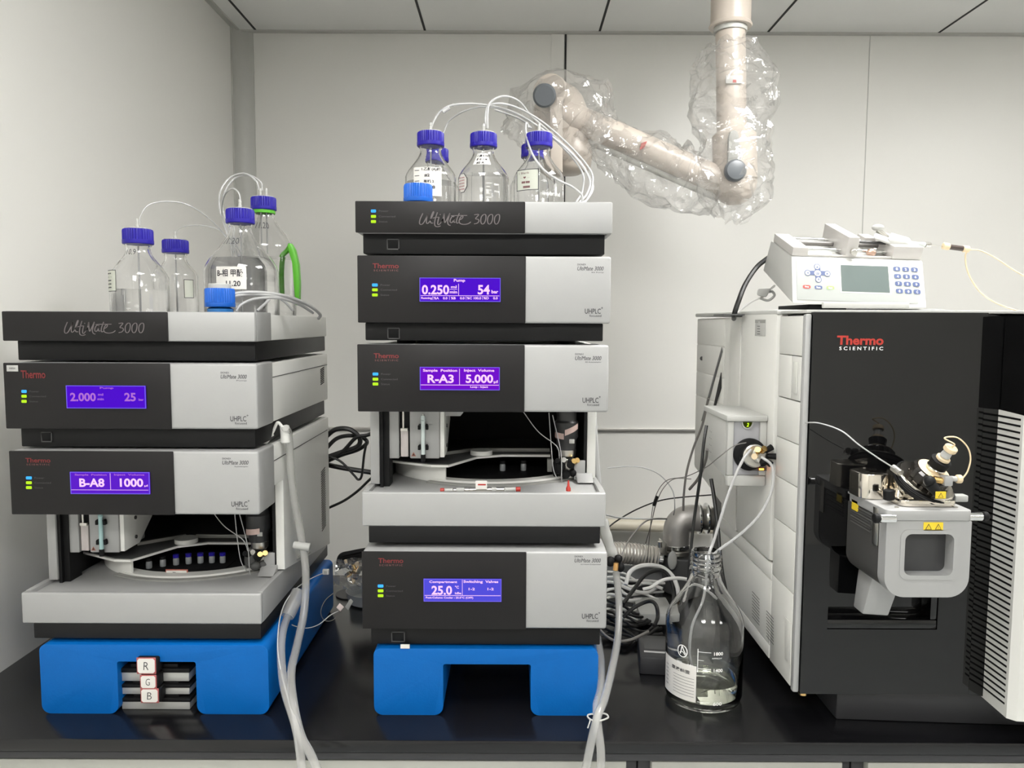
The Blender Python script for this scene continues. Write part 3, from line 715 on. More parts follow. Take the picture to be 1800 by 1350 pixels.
# ---------------------------------------------------------------- bottles
PROFILE = {}
def wall_r(t, z):
    """outer radius of a bottle at world height z"""
    z0, out = PROFILE[t.name]; h = z-z0
    for (r0, h0), (r1, h1) in zip(out, out[1:]):
        if h0 <= h <= h1 and h1 > h0: return r0+(r1-r0)*(h-h0)/(h1-h0)
    return out[3][0]
def bottle(name, label, X, Y, z0, zcap, R, rc, lv=0.4, cap=CAPBLUE, fitting=1, insert=True, group=None, neck=None):
    """wide laboratory bottle; zcap = top of cap, rc = cap radius, lv = liquid level as a share of the height"""
    t = thing(name, label, 'bottle', (X, Y, z0)); H = zcap-z0; hc = rc*1.08; zn = H-hc
    rn = rc*0.76; th = 0.0022; zs = zn-0.010-(R-rn)*1.62
    out = [(R*0.86, 0), (R*0.97, .003), (R, .010), (R, zs)]
    for k in range(1, 9):
        a = k/8; out.append((rn+(R-rn)*(.58*(.5+.5*cos(pi*a))+.42*(1-a)), zs+(zn-.010-zs)*a))
    out += [(rn, zn-.004), (rn*1.10, zn-.002), (rn*1.10, zn+.001), (rn, zn+.002), (rn, H-.003)]
    PROFILE[t.name] = (z0, out)
    inn = [(max(r-th, .001), h) for r, h in out[3:]]
    inn[-1] = (rn-th, H-.003)
    prof = out+inn[::-1]+[(R-th, .014), (R*.93-th, .006), (R*.6, .0045), (.0004, .0045)]
    prof = [(.0004, .0012), (R*.7, .0012)]+prof
    MB().lathe(prof, (X, Y, z0), n=48, closed=False).build('glass_body', GLASS, t, 60)
    if lv:
        zl = H*lv; e = .0006
        pts = [(r-th-e, h) for r, h in out if h > .012 and h < zl]
        # radius at the liquid level
        rl = None
        for (r0, h0), (r1, h1) in zip(out, out[1:]):
            if h0 <= zl <= h1 and h1 > h0: rl = r0+(r1-r0)*(zl-h0)/(h1-h0)-th-e
        pr = [(R*.9-th, .0065), (R-th-e, .0145)]+[p for p in pts if p[1] > .0145]+[(rl or R-th-e, zl)]
        MB().lathe(pr, (X, Y, z0), n=48).build('liquid', WATER, t, 40)
    if cap:
        n = 72
        c = MB().lathe([(rc*.97, zn+.0015), (rc, zn+.003), (rc, zn+.009)], (X, Y, z0), n=n)
        c.lathe([(rc*.98, zn+.0091), (rc*.98, H-.004), (rc*.95, H-.001), (rc*.86, H)], (X, Y, z0), n=n, ribs=2, rib=.0013)
        c_ = c.build('cap', cap, t, 20)
        if insert: MB().lathe([(rc*.84, H+.0001), (rc*.84, H+.0015), (rc*.6, H+.0022)], (X, Y, z0), n=32).build('cap_insert', WHITE, t)
    else:
        pass
    for k in range(fitting):
        fx = X+(0 if fitting == 1 else (-.006, .006)[k]); 
        MB().lathe([(.0038, H+.0022), (.0038, H+.007), (.0030, H+.0075), (.0030, H+.013), (.0034, H+.0135), (.0026, H+.019)], (fx, Y, z0), n=12).build('tube_fitting', WHITE, t)
        MB().cyl((fx, Y, z0+.02), (fx, Y, z0+zn), .0016, n=8).build('suction_tube', TUBEWHITE, t)
    t['_top'] = (X, Y, z0+H+.018)
    return t
def patch(t, X, Y, R, a0, a1, z0, z1, m, name='paper_label', cut=0.0, eps=.0004):
    """label wrapped on a bottle wall. angle 0 faces the camera side, + to the right"""
    vs = []; fs = []; n = 12
    for k in range(n+1):
        an = radians(a0+(a1-a0)*k/n)
        for j in range(5):
            z = z0+(z1-z0)*j/4; q = (R or wall_r(t, z))+eps; vs.append((X+sin(an)*q, Y-cos(an)*q, z))
    for k in range(n):
        for j in range(4): fs.append((5*k+j, 5*k+5+j, 5*k+6+j, 5*k+1+j))
    return MB().add(vs, fs).build(name, m, t)
def ptext(t, X, Y, R, a0, z0, st, w, h, m=INK, name='handwriting', eps=.0007, bold=0.0, shear=0.0):
    def fn(x, y):
        q = R or wall_r(t, z0+y); an = radians(a0)+x/(R or wall_r(t, z0)); q += eps
        return Vector((X+sin(an)*q, Y-cos(an)*q, z0+y))
    return MB().text(st, None, w, h, bold, shear, fn=fn).build(name, m, t, 0)
def pframe(t, X, Y, R, a0, a1, z0, z1, e=.0012, m=INK):
    da = math.degrees(e/R)
    for q in ((a0, a1, z0, z0+e), (a0, a1, z1-e, z1), (a0, a0+da, z0, z1), (a1-da, a1, z0, z1)): patch(t, X, Y, R, *q, m, 'label_border', eps=.0006)
def place(px, pycap, Y): p = at(px, pycap, Y); return p.x, p.z
# left stack bottles (tray floor zfl_l)
def B(name, label, px, pyc, Y, R, rc, zf, **k):
    X, z = place(px, pyc, Y); return bottle(name, label, X, Y, zf+.0004, z, R, rc, **k), X, Y, zf, z
LB = {}
t, X, Y, z0, z1 = B('solvent_bottle', 'clear bottle with blue cap and small bordered label, leftmost on the left stack', 242, 403, 1.43, .0505, .0270, zfl_l, lv=.42); LB['a'] = t
za = zz(498, Y); zb_ = zz(516, Y)
patch(t, X, Y, .0505, -74, -22, zz(517, Y), zz(480, Y), CLEARPAPER); pframe(t, X, Y, .0505, -74, -22, zz(517, Y), zz(480, Y))
for k in range(5): ptext(t, X, Y, .0505, -60, zz(487+6*k, Y), ('——— —', 'No. 1', '— ———', '—— ——', '———')[k], .020, .0022, INKGREY, 'label_print')
ptext(t, X, Y, None, -58, zz(470, Y), '甲醇', .012, .009)
ptext(t, X, Y, None, -28, zz(452, Y), '10.9', .018, .010, INKGREY)
t, X, Y, z0, z1 = B('solvent_bottle', 'clear bottle with blue cap behind the leftmost bottle of the left stack', 308, 422, 1.64, .0430, .0270, zfl_l, lv=.38); LB['b'] = t
patch(t, X, Y, .043, 42, 72, zz(527, Y), zz(495, Y), CLEARPAPER); pframe(t, X, Y, .043, 42, 72, zz(527, Y), zz(495, Y))
t, X, Y, z0, z1 = B('solvent_bottle', 'large clear bottle with blue cap and handwritten white label on the left stack', 422, 368, 1.50, .0695, .0270, zfl_l, lv=.60); LB['c'] = t
patch(t, X, Y, .0695, -20, 26, zz(513, Y), zz(475, Y), PAPER)
ptext(t, X, Y, .0695, -18, zz(492, Y), 'B-相 甲酸', .048, .014, bold=.02); ptext(t, X, Y, .0695, -4, zz(508, Y), '11.20', .026, .010, bold=.02)
ptext(t, X, Y, None, -38, zz(434, Y), '11.20', .034, .012, INKGREY)
t, X, Y, z0, z1 = B('solvent_bottle', 'tall clear bottle with green handle behind the large bottle of the left stack', 463, 347, 1.68, .0640, .0270, zfl_l, lv=.55, fitting=2); LB['d'] = t
ptext(t, X, Y, None, -10, zz(407, Y), '11.20', .030, .014, INKGREY)
MB().lathe([(.0235, 0), (.0245, .001), (.0245, .008), (.0225, .0085), (.0225, 0)], (X, Y, zz(378, Y)), n=32, closed=False).build('green_ring', GREEN, t)
hx = X+.064
def hp(px, py): return at(px, py, Y-.02)
MB().tube([hp(493, 520), hp(492, 480), hp(495, 452), hp(505, 440), hp(511, 429)], .0052, 10).build('handle', GREEN, t)
pts = [hp(507, 430), hp(513, 428), hp(520, 440), hp(526, 465), hp(528, 500), hp(527, 536), hp(521, 537), hp(518, 500), hp(515, 462), hp(509, 442)]
MB().prism([p-Vector((0, .009, 0)) for p in pts], (0, .018, 0), .002).build('handle', GREEN, t)
def ringmark(t, px, py, R, Y0, Xc):
    pass
# small cap bottles
def jar(label, px, pyc, Y, rc, zf, cap, top=True):
    X, z = place(px, pyc, Y); t = thing('small_bottle', label, 'bottle', (X, Y, zf+.0004)); H = z-zf; zc = H-(.028 if top else .018)-.012
    MB().lathe([(rc*.8, 0), (rc*.86, .002), (rc*.86, max(.01, zc-.004)), (rc*.6, zc)], (X, Y, zf+.0004), n=32).build('bottle_body', mat('blue_tinted_plastic', (.02, .16, .45), .25), t)
    c = MB().lathe([(rc*.98, zc), (rc, zc+.0015), (rc, zc+.007), (rc*.96, zc+.0075)], (X, Y, zf), n=72)
    c.lathe([(rc*.98, zc+.0076), (rc*.98, H-.004-(.008 if top else 0)), (rc*.93, H-(.008 if top else 0))], (X, Y, zf), n=72, ribs=2, rib=.0013)
    c.build('cap', cap, t, 20)
    if top: MB().lathe([(rc*.74, H-.0079), (rc*.74, H-.001), (rc*.70, H)], (X, Y, zf), n=32).build('cap_lid', WHITE, t)
    return t
jar('small bottle with bright blue ribbed cap and white lid at front of the left stack', 386, 499, 1.345, .0255, zfl_l, CAPSKY)
jar('small bottle whose bright blue ribbed cap peeks over the centre rack front', 735, 325, 1.345, .0253, zfl_c, CAPSKY, False)
# centre stack bottles
CB = {}
for key, px, pyc, Y, fit, lv, lab in (('f', 757, 233, 1.545, 1, .55, 'clear bottle with blue cap and handwritten white label, front left of the centre rack'),
        ('g', 850, 235, 1.55, 1, .62, 'clear bottle with blue cap and eight-sided label, front middle of the centre rack'),
        ('h', 947.5, 235, 1.55, 1, .12, 'nearly empty bottle with blue cap and bordered green label, front right of the centre rack'),
        ('f2', 767, 262, 1.70, 1, .30, 'blue capped clear bottle standing behind the front left bottle of the centre rack'),
        ('h2', 938, 255, 1.69, 0, .30, 'blue capped clear bottle standing behind the front right bottle of the centre rack')):
    t, X, Y, z0, z1 = B('solvent_bottle', lab, px, pyc, Y, .0505, .0270, zfl_c, lv=lv, fitting=fit); CB[key] = (t, X, Y)
t, X, Y = CB['f']
patch(t, X, Y, .0505, -34, 30, zz(352, Y), zz(303, Y), PAPER)
for k, (st, w_, h_) in enumerate((('1.乙酸(A)相', .036, .007), ('#2', .010, .006), ('有机 2', .020, .006), ('11.18', .024, .006), ('甲', .006, .005))): ptext(t, X, Y, .0505, -14 + (0, 6, 4, 2, 16)[k], zz(310+10*k, Y), st, w_, h_, bold=.03)
for k in range(3): ptext(t, X, Y, .0505, -31, zz(309+9*k, Y), '———', .010, .0012, INKGREY, 'label_print')
t, X, Y = CB['g']
def octo(t, X, Y, R, ac, w, z0, z1, m, nm, eps):
    vs = [(-.5, .28), (-.5, .72), (-.2, 1), (.2, 1), (.5, .72), (.5, .28), (.2, 0), (-.2, 0)]
    P = []
    for x, y in vs: an = radians(ac)+x*w/R; P.append((X+sin(an)*(R+eps), Y-cos(an)*(R+eps), z0+(z1-z0)*y))
    return MB().add(P, [tuple(range(7, -1, -1))]).build(nm, m, t, 0)
octo(t, X, Y, .0512, -50, .027, zz(344, Y), zz(311, Y), INK, 'label_border', .0004)
octo(t, X, Y, .0512, -50, .0245, zz(343, Y), zz(312, Y), PAPER, 'paper_label', .0012)
for k in range(5): ptext(t, X, Y, .0524, -60, zz(319+5*k, Y), '—— ——', .017, .0014, mat('faded_red_ink', (.35, .12, .12), .6), 'label_print', .0012)
patch(t, X, Y, None, -30, 24, zz(296, Y), zz(274, Y), PAPER, eps=.0006)
for k, st in enumerate(('乙腈 0.1%甲', '酸水 1.18', '#2 A')): ptext(t, X, Y, None, -26+3*k, zz(281+7*k, Y), st, .026-.005*k, .0052, eps=.0012, bold=.03)
for k in range(5):
    z = zz(330+6*k, Y)
    patch(t, X, Y, .0505, 8, 8+(12 if k % 2 == 0 else 8), z, z+.0008, WHITEINK, 'graduation_mark')
for st, k in (('800', 0), ('700', 2)): ptext(t, X, Y, .0505, 26, zz(333+12*k/2, Y), st, .010, .0035, WHITEINK, 'graduation_number')
t, X, Y = CB['h']
patch(t, X, Y, .0505, -58, -10+8, zz(341, Y), zz(305, Y), CLEARPAPER); pframe(t, X, Y, .0505, -58, -2, zz(341, Y), zz(305, Y))
for k in range(4): ptext(t, X, Y, .0505, -50+4*k, zz(313+8*k, Y), ('Blood', '— ♥ —', '—— ——', '———')[k] if k else '1 Blank', .024-.003*k, .004, mat('brown_ink', (.2, .1, .1), .6), 'label_print')
ptext(t, X, Y, .0505, 2, zz(350, Y), 'newbrand', .044, .008, WHITEINK, 'etched_name')
ptext(t, X, Y, .0505, 62, zz(346, Y), '2\n1', .006, .018, WHITEINK, 'graduation_number')
# ---------------------------------------------------------------- rinse bottle on the bench
pb = onz(1235, 1226, BZ); X, Y = pb.x, pb.y; ztop = zz(968, Y, 1238); H = ztop-BZ; R = .0695
t = thing('waste_bottle', 'large open glass bottle with threaded neck and printed scale standing on the bench', 'bottle', (X, Y, BZ+.0004))
rn = .0262; zn = H-.045; zs = .150
out = [(R*.80, 0), (R*.94, .004), (R, .016), (R, zs)]
for k in range(1, 9):
    a = k/8; out.append((rn+(R-rn)*(.58*(.5+.5*cos(pi*a))+.42*(1-a)), zs+(zn-zs)*a))
out += [(rn, zn+.008), (rn+.003, zn+.009), (rn+.003, zn+.012), (rn, zn+.013)]
for k in range(3):
    h = zn+.018+k*.0075; out += [(rn, h), (rn+.0016, h+.0015), (rn+.0016, h+.003), (rn, h+.0045)]
out += [(rn, H-.001), (rn-.001, H)]
th = .0028; inn = [(rn-.0035, H), (rn-.0045, H-.002), (rn-.0045, zn)]+[(r-th, h) for r, h in out[11:2:-1]]+[(R-th, .022), (R*.9-th, .010), (R*.6, .007), (.0004, .008)]
MB().lathe([(.0004, .004), (R*.7, .002)]+out+inn, (X, Y, BZ+.0004), n=64, closed=False).build('glass_body', GLASS, t, 60)
MB().lathe([(R*.88-th, .0105), (R-th-.0006, .0225), (R-th-.0006, .047)], (X, Y, BZ+.0004), n=64).build('liquid', mat('faint_yellow_liquid', (.96, 1, .86), 0, 0, 0, IOR=1.33, Transmission_Weight=1.0), t, 40)
WX_, WY_ = X, Y
patch(t, X, Y, R, -88, -24, zz(1204, Y), zz(1143, Y), PAPER)
ptext(t, X, Y, R, -66, zz(1159, Y), '废液标签', .040, .007, bold=.02, name='label_heading')
for k in range(7): patch(t, X, Y, R, -62, -27, zz(1166+5*k, Y), zz(1165.4+5*k, Y), INKGREY, 'label_line', eps=.0007)
for k in range(6): ptext(t, X, Y, R, -82, zz(1160+6.5*k, Y), '名称 —', .016, .0035, INKGREY, 'label_print')
patch(t, X, Y, R, -23, -22, zz(1152, Y), zz(1113, Y), WHITEINK, 'graduation_line')
for st, py, a in (('1800', 1122, 14), ('1400', 1150, 14), ('600', 1206, 14)):
    patch(t, X, Y, R, -22, -4, zz(py-4, Y), zz(py-4.8, Y), WHITEINK, 'graduation_mark'); ptext(t, X, Y, R, 0, zz(py, Y), st, .016, .006, WHITEINK, 'graduation_number', bold=.02)
patch(t, X, Y, R, -22, -14, zz(1132, Y), zz(1131.3, Y), WHITEINK, 'graduation_mark'); ptext(t, X, Y, R, -3, zz(1128, Y), 'APPROX', .018, .0026, WHITEINK, 'graduation_number')
def bfn(x, y):
    an = radians(-46)+x/R; return Vector((X+sin(an)*(R+.0006), Y-cos(an)*(R+.0006), zz(1123, Y)+y))
stroke_mesh([[(.0095*cos(a/16*2*pi), .0105*sin(a/16*2*pi)) for a in range(17)], [(-.004, -.006), (-.001, .008), (0, .008)], [(0, .008), (.004, .0), (.007, -.004)], [(-.006, -.004), (0, -.001), (.006, -.006)]], bfn, .0009).build('emblem', WHITEINK, t, 0)
for py0, a in ((1145, 'a'),): ptext(t, X, Y, R, -56, zz(1146, Y), '蜀  牛', .034, .005, WHITEINK, 'emblem_name')
# ---------------------------------------------------------------- large instrument on the right
YM = 1.25; XM = .475; YMB = 1.985
zT = zz(549, YM, 1500); zB = zz(1217, YM, 1500)
XP = at(1727, 1222, YM).x                      # plane of the slotted side of the pod
t = thing('mass_spectrometer', 'huge grey and gloss black instrument filling the right side of the bench', 'laboratory instrument', (.9, 1.6, BZ))
MS = t
XE = 1.16
# main body with cut-away lower rear corner
zc = onx(1253, 871, XM).z; yc = onx(1253, 871, XM).y
side = [(XM, YM+.16, zB), (XM, yc-.06, zB), (XM, yc-.06, zc-.005), (XM, YMB, zc+.03), (XM, YMB, zT-.008), (XM, YM+.16, zT-.004)]
MB().prism([Vector((XM+.003, b, c)) for a, b, c in side], (XE-XM-.003, 0, 0), .004).build('body', MSGREY, t)
MB().box(XM+.05, XE, yc-.055, YMB-.02, BZ+.02, zc-.01, .002).build('rear_recess', DARKGREY, t)
MB().box(XM+.0205, XE-.0005, YM+.031, YM+.155, zB+.003, zT-.002, .003).build('front_frame', DARKGREY, t)
# side panels: front column and rear column, split by thin shadow gaps
def yx(px, py): return onx(px, py, XM).y
ya, yb_ = YM+.012, yx(1366, 700)
g = .0007
zsA = onx(1412, 627, XM).z; zsB = onx(1412, 708, XM).z
def sp(y0, y1, z0, z1, name='side_panel', m=MSGREY, x=XM, th=.02, b=.0008): return MB().box(x, x+th, y0, y1, z0, z1, b).build(name, m, t)
sp(ya, yb_-.004, zsA+g, zT-.006)
sp(ya+.042, yb_-.004, zsB+g, zsA-g); hd = sp(ya, ya+.040, zsB+g, zsA-g, 'latch_panel')
MB().box(XM-.0022, XM-.0002, ya+.011, ya+.030, zsB+.012, zsA-.010, .0015).build('latch_grip', mat('light_grey_plastic', (.62, .62, .58), .4), hd)
zs_ = [zsB-g]+[onx(1410, p, XM).z for p in (785, 862, 945, 1060)]+[zB+.004]
for i in range(len(zs_)-1): sp(ya, yb_-.004, zs_[i+1]+g, zs_[i]-g)
yd = yx(1302, 700)
# rear section: flat panel, rounded pillar, wedge panel
sp(yb_+.006, yd, zc-.03, zT+.004, 'side_panel', MSGREY, XM-.004, .024, .008)
zr2 = [zc-.032, onx(1340, 1005, XM).z, zB+.03, zB+.004]
for i in range(3): sp(yb_+.001, yc-.065, zr2[i+1]+g, zr2[i]-g)
y2 = yx(1272, 620)
mb = MB(); prf = []
for k in range(9):
    a = pi/2*k/8; prf.append((XM-.004+.022*(1-cos(a)), yd+.001+(y2-yd)*sin(a), zc-.03))
prf += [(XM+.03, y2, zc-.03), (XM+.03, yd+.001, zc-.03)]
mb.prism(prf, (0, 0, zT-.006-zc+.03)).build('rounded_pillar', MSGREY, t, 40)
zw1 = onx(1250, 608, XM).z; zw2 = onx(1250, 660, XM).z; zw3 = onx(1250, 705, XM).z
for a, b in ((zT-.008, zw1), (zw1, zw2), (zw2, zw3), (zw3, zc+.035)):
    MB().box(XM+.002, XM+.018, y2+.003, YMB-.001, b+g, a-g, .002).build('side_panel', MSGREY, t)
MB().prism([onx(1269, 610, XM+.001), onx(1270, 618, XM+.001), onx(1236, 740, XM+.001), onx(1233, 740, XM+.001)], (-.0008, 0, 0)).build('diagonal_gap', DARKGREY, t, 0)
MB().prism([onx(1268, 655, XM+.001), onx(1268, 682, XM+.001), onx(1257, 718, XM+.001), onx(1254, 718, XM+.001)], (-.0012, 0, 0)).build('dark_slot', MATBLACK, t, 0)
MB().cyl(onx(1234, 630, XM+.001), onx(1234, 630, XM+.0015)+Vector((-.0015, 0, 0)), .005, n=16).build('screw_hole', DARKGREY, t)
# top cover
MB().box(XM-.004, XE, yb_+.004, YMB, zT-.003, zT+.006, .003).build('top_cover', WHITE, t)
MB().box(XM+.003, XE, YM+.004, yb_+.003, zT-.0015, zT+.004, .0015).build('top_cover', WHITE, t)
# side labels
a = onx(1328, 562, XM-.0045); b = onx(1345, 591, XM-.0045)
lb_ = MB().box(XM-.0049, XM-.0043, a.y, b.y, a.z, b.z, .0002).build('rating_label', WHITE, t)
MB().box(XM-.0052, XM-.0048, a.y, b.y, a.z-.006, a.z).build('label_band', MIDGREY, lb_)
def stext(st, px, py, w, h, name, m, X=XM, parent=t):
    p = onx(px, py, X-.0008)
    return MB().text(st, (p, (0, -1, 0), (0, 0, 1)), w, h).build(name, m, parent, 0)
stext('MS', 1333, 568, .010, .003, 'label_print', WHITEINK, XM-.0048, lb_)
for k in range(4): stext('—— ———', 1331, 574+4.5*k, .016, .0012, 'label_print', INKGREY, XM-.0048, lb_)
for k in range(9): stext('———————————', 1322, 1040+5.5*k, .045, .0014, 'caution_text', INKGREY)
for k in range(9): stext('———————————', 1347, 1074+5.5*k, .040, .0014, 'caution_text', INKGREY)
pn = [onx(1381, 1083, XM-.0002), onx(1393, 1098, XM-.0002), onx(1391, 1170, XM-.0002), onx(1381, 1158, XM-.0002)]
MB().prism(pn, (-.002, 0, 0), .0006).build('latch_grip', MSGREY, t)
# front: light edge strip, black edge, gloss panel with recess
MB().box(XM, XM+.0105, YM-.002, YM+.011, zB, zT-.003, .003).build('front_edge_strip', SILVER, t)
xa = XM+.011; xb = XP-.028
rx0, rx1, rz0, rz1 = rect(1457, 812, 1651, 1104, YM)
yf0, yf1 = YM-.006, YM+.004
rzt = zz(958, YM, 1500)
fp = MB().box(xa, rx0, yf0, yf1, zB, zT).box(rx1, xb, yf0, yf1, zB, zT).box(rx0, rx1, yf0, yf1, zB, rz0).box(rx0, rx1, yf0, yf1, rzt, zT)
fp.build('front_panel', GLOSSBLACK, t, 0)
MB().box(rx0, rx1, yf1+.022, yf1+.026, rz0, rzt).build('recess_back', GLOSSBLACK, t, 0)
MB().box(rx0, rx1, yf0+.001, yf1+.0215, rz0, rz0+.016, .002).build('recess_ledge', GLOSSBLACK, t)
MB().box(rx1-.012, rx1, yf0+.001, yf1+.0215, rz0+.0165, rzt-.001, .002).build('recess_post', GLOSSBLACK, t)
MB().prism([(xb+.0003, yf0, zB), (XP-.001, YM-.004, zB-.004), (XP-.001, YM+.006, zB-.004), (xb+.0003, YM+.006, zB)], (0, 0, zT-zB-.002)).build('front_bevel', GLOSSBLACK, t)
# pod with slots
pt_ = zz(723, YM-.03, 1770); yp0 = YM-.072
MB().prism([(XP, YM+.03, zB-.003), (XP, yp0+.006, zB-.006), (XP+.006, yp0, zB-.006), (XE, yp0-.03, zB-.006), (XE, YM+.03, zB-.003)], (0, 0, zT-zB)).build('pod_black_upper', GLOSSBLACK, t, 20)
MB().prism([(XP-.002, YM+.001, zB-.006), (XP-.002, yp0+.006, zB-.009), (XP+.008, yp0-.004, zB-.009), (XE, yp0-.036, zB-.009), (XE, yp0-.0305, zB-.009), (XP+.009, yp0-.0005, zB-.009), (XP-.0003, yp0+.0065, zB-.009), (XP-.0003, YM+.001, zB-.006)], (0, 0, pt_-zB+.006)).build('vent_panel', MSGREY, t, 20)
n = 46
for k in range(n):
    z = zB+.012+(pt_-.010-zB-.012)*k/(n-1)
    MB().box(XP-.0024, XP-.0018, yp0+.012, YM-.003, z-.0016, z+.0016).build('vent_slot', MATBLACK, t, 0)
# plinth and feet
fx = xx(1470, 1.285, 1243)
MB().prism([(fx, 1.285, BZ+.0002), (XE, 1.25, BZ+.0002), (XE, 1.95, BZ+.0002), (fx, 1.95, BZ+.0002)], (0, 0, zB-BZ-.001), .004).build('plinth', BLACKPAINT, t)
MB().cyl((XM+.13, YM+.12, BZ+.0002), (XM+.13, YM+.12, zB+.002), .012, n=20).build('foot', BLACKPAINT, t)
p = at(1414, 1220, YM); MB().cyl((p.x, YM+.008, p.z-.004), (p.x, YM+.008, zB), .007, n=16).build('foot', BRASS, t)
ftext('Thermo', 1471, 590, 1553, 606.5, YM-.006, 'brand_lettering', BRIGHTRED, t, .035)
ftext('S C I E N T I F I C', 1475, 609.5, 1552, 615.5, YM-.006, 'brand_lettering', WHITEINK, t, .012)

# ---------------------------------------------------------------- ion source
t = thing('ion_source', 'silver framed ion source housing with window and metal probe on the gloss black front', 'instrument part', (.6, 1.18, zz(1050, 1.11, 1630)))
Ys = 1.11; fx0, fx1, fz0, fz1 = rect(1556, 916, 1705, 1050, Ys); zl = zz(897, Ys, 1630)
def rrect(x0, x1, z0, z1, r, n=6, rt=None):
    rt = r if rt is None else rt; P = []
    for cx, cz, a0, rr in ((x0+r, z0+r, 180, r), (x1-r, z0+r, 270, r), (x1-rt, z1-rt, 0, rt), (x0+rt, z1-rt, 90, rt)):
        for k in range(n+1): a = radians(a0+90*k/n); P.append((cx+rr*cos(a), cz+rr*sin(a)))
    return P
def ringframe(o, i, y0, y1):
    """plate with a window: o and i are outlines of equal length"""
    n = len(o); mb = MB()
    vs = [(x, y0, z) for x, z in o]+[(x, y0, z) for x, z in i]+[(x, y1, z) for x, z in o]+[(x, y1, z) for x, z in i]; fs = []
    for k in range(n):
        j = (k+1) % n
        fs += [(k, j, n+j, n+k), (2*n+j, 2*n+k, 3*n+k, 3*n+j), (j, k, 2*n+k, 2*n+j), (n+k, n+j, 3*n+j, 3*n+k)]
    return mb.add(vs, fs)
wx0, wx1, wz0, wz1 = rect(1589, 938, 1676, 1012, Ys)
O = rrect(fx0, fx1, fz0, fz1, .030, 8, .001); I = rrect(wx0, wx1, wz0, wz1, .010, 8)
ringframe(O, I, Ys, Ys+.022).build('door_frame', SILVER, t, 30)
e = .006; I2 = rrect(wx0-e, wx1+e, wz0-e, wz1+e, .012, 8)
ringframe(I2, rrect(wx0+.0005, wx1-.0005, wz0+.0005, wz1-.0005, .010, 8), Ys-.0012, Ys-.0002).build('window_rim', SILVER, t, 30)
MB().box(wx0-.004, wx1+.004, Ys+.0225, Ys+.0245, wz0-.004, wz1+.004).build('window_pane', mat('smoked_window', (.05, .05, .052), .12), t, 0)
bo = rrect(fx0+.001, fx1-.001, fz0+.001, fz1-.001, .029, 8, .001)
MB().prism([(x, Ys+.0246, z) for x, z in bo], (0, YM-.007-Ys-.0246, 0)).build('housing', mat('dark_pewter_plastic', (.075, .073, .07), .35, .2), t, 30)
MB().prism([(fx0-.0012, Ys+.03, zl-.001), (fx0-.0012, YM-.01, zl-.001), (fx0-.0012, YM-.01, zl-.004), (fx0-.0012, Ys+.03, zl-.004)], (.001, 0, 0)).build('trim_line', SILVER, t)
for k in range(7):
    z = fz1-.004-.0045*k
    MB().box(fx0-.0004, fx0+.0012, Ys+.05, YM-.02, z-.0006, z+.0006).build('louver', DARKGREY if k % 2 else mat('pewter_edge', (.12, .12, .115), .4), t, 0)
MB().box(fx0-.0012, fx0+.0008, Ys+.0245, Ys+.042, fz1-.045, zl-.004, .0006).build('corner_bracket', STEEL, t)
# lid
ring = rrect(fx0-.001, fx1+.001, Ys-.002, YM-.0085, .010, 5)
MB().prism([(x, y, fz1+.0006) for x, y in ring], (0, 0, zl-fz1-.0006), .0015).build('lid', SILVER, t)
for px, sg in ((1553, -1), (1712, 1)):
    p = at(px, 907.5, Ys+.012)
    k_ = MB().cyl((p.x-.012, p.y-.012 if sg < 0 else p.y, p.z), (p.x+.012, p.y-.012 if sg < 0 else p.y, p.z), .0068, n=20, bev=.0015).build('latch_knob', CHROME, t)
    MB().cyl((p.x+sg*.0125, p.y-.012 if sg < 0 else p.y, p.z), (p.x+sg*.020, p.y-.012 if sg < 0 else p.y, p.z), .0072, n=12, bev=.001).build('knob_cap', MATBLACK, k_)
def sticker(px0, py0, px1, py1, Y, par, n=1):
    x0, x1, z0, z1 = rect(px0, py0, px1, py1, Y)
    s = MB().box(x0, x1, Y-.0012, Y-.0002, z0, z1).build('warning_sticker', YELLOW, par, 0); w_ = (x1-x0)/n
    for k in range(n):
        c = x0+w_*(k+.5); h = (z1-z0)*.36; zc_ = (z0+z1)/2
        MB().add([(c-h*1.1, Y-.0014, zc_-h), (c+h*1.1, Y-.0014, zc_-h), (c, Y-.0014, zc_+h)], [(0, 1, 2)]).build('warning_triangle', INK, s, 0)
        h *= .72; zc_ -= h*.16
        MB().add([(c-h*1.1, Y-.0016, zc_-h), (c+h*1.1, Y-.0016, zc_-h), (c, Y-.0016, zc_+h)], [(0, 1, 2)]).build('triangle_field', YELLOW, s, 0)
        MB().text('!' if k else 'ʃ', ((c-h*.15, Y-.0018, zc_-h*.75), (1, 0, 0), (0, 0, 1)), h*.25, h*1.1, .02).build('warning_symbol', INK, s, 0)
sticker(1623, 918, 1657, 932.5, Ys, t, 2)
# chute below
p0, p1, p2, p3 = at(1533, 1016, 1.19), at(1578, 1040, 1.19), at(1562, 1083, 1.21), at(1516, 1080, 1.21)
MB().hexa([p3, p2, p2+Vector((0, .035, 0)), p3+Vector((0, .035, 0)), p0, p1, p1+Vector((0, .05, 0)), p0+Vector((0, .05, 0))], .003).build('drain_chute', SILVER, t)
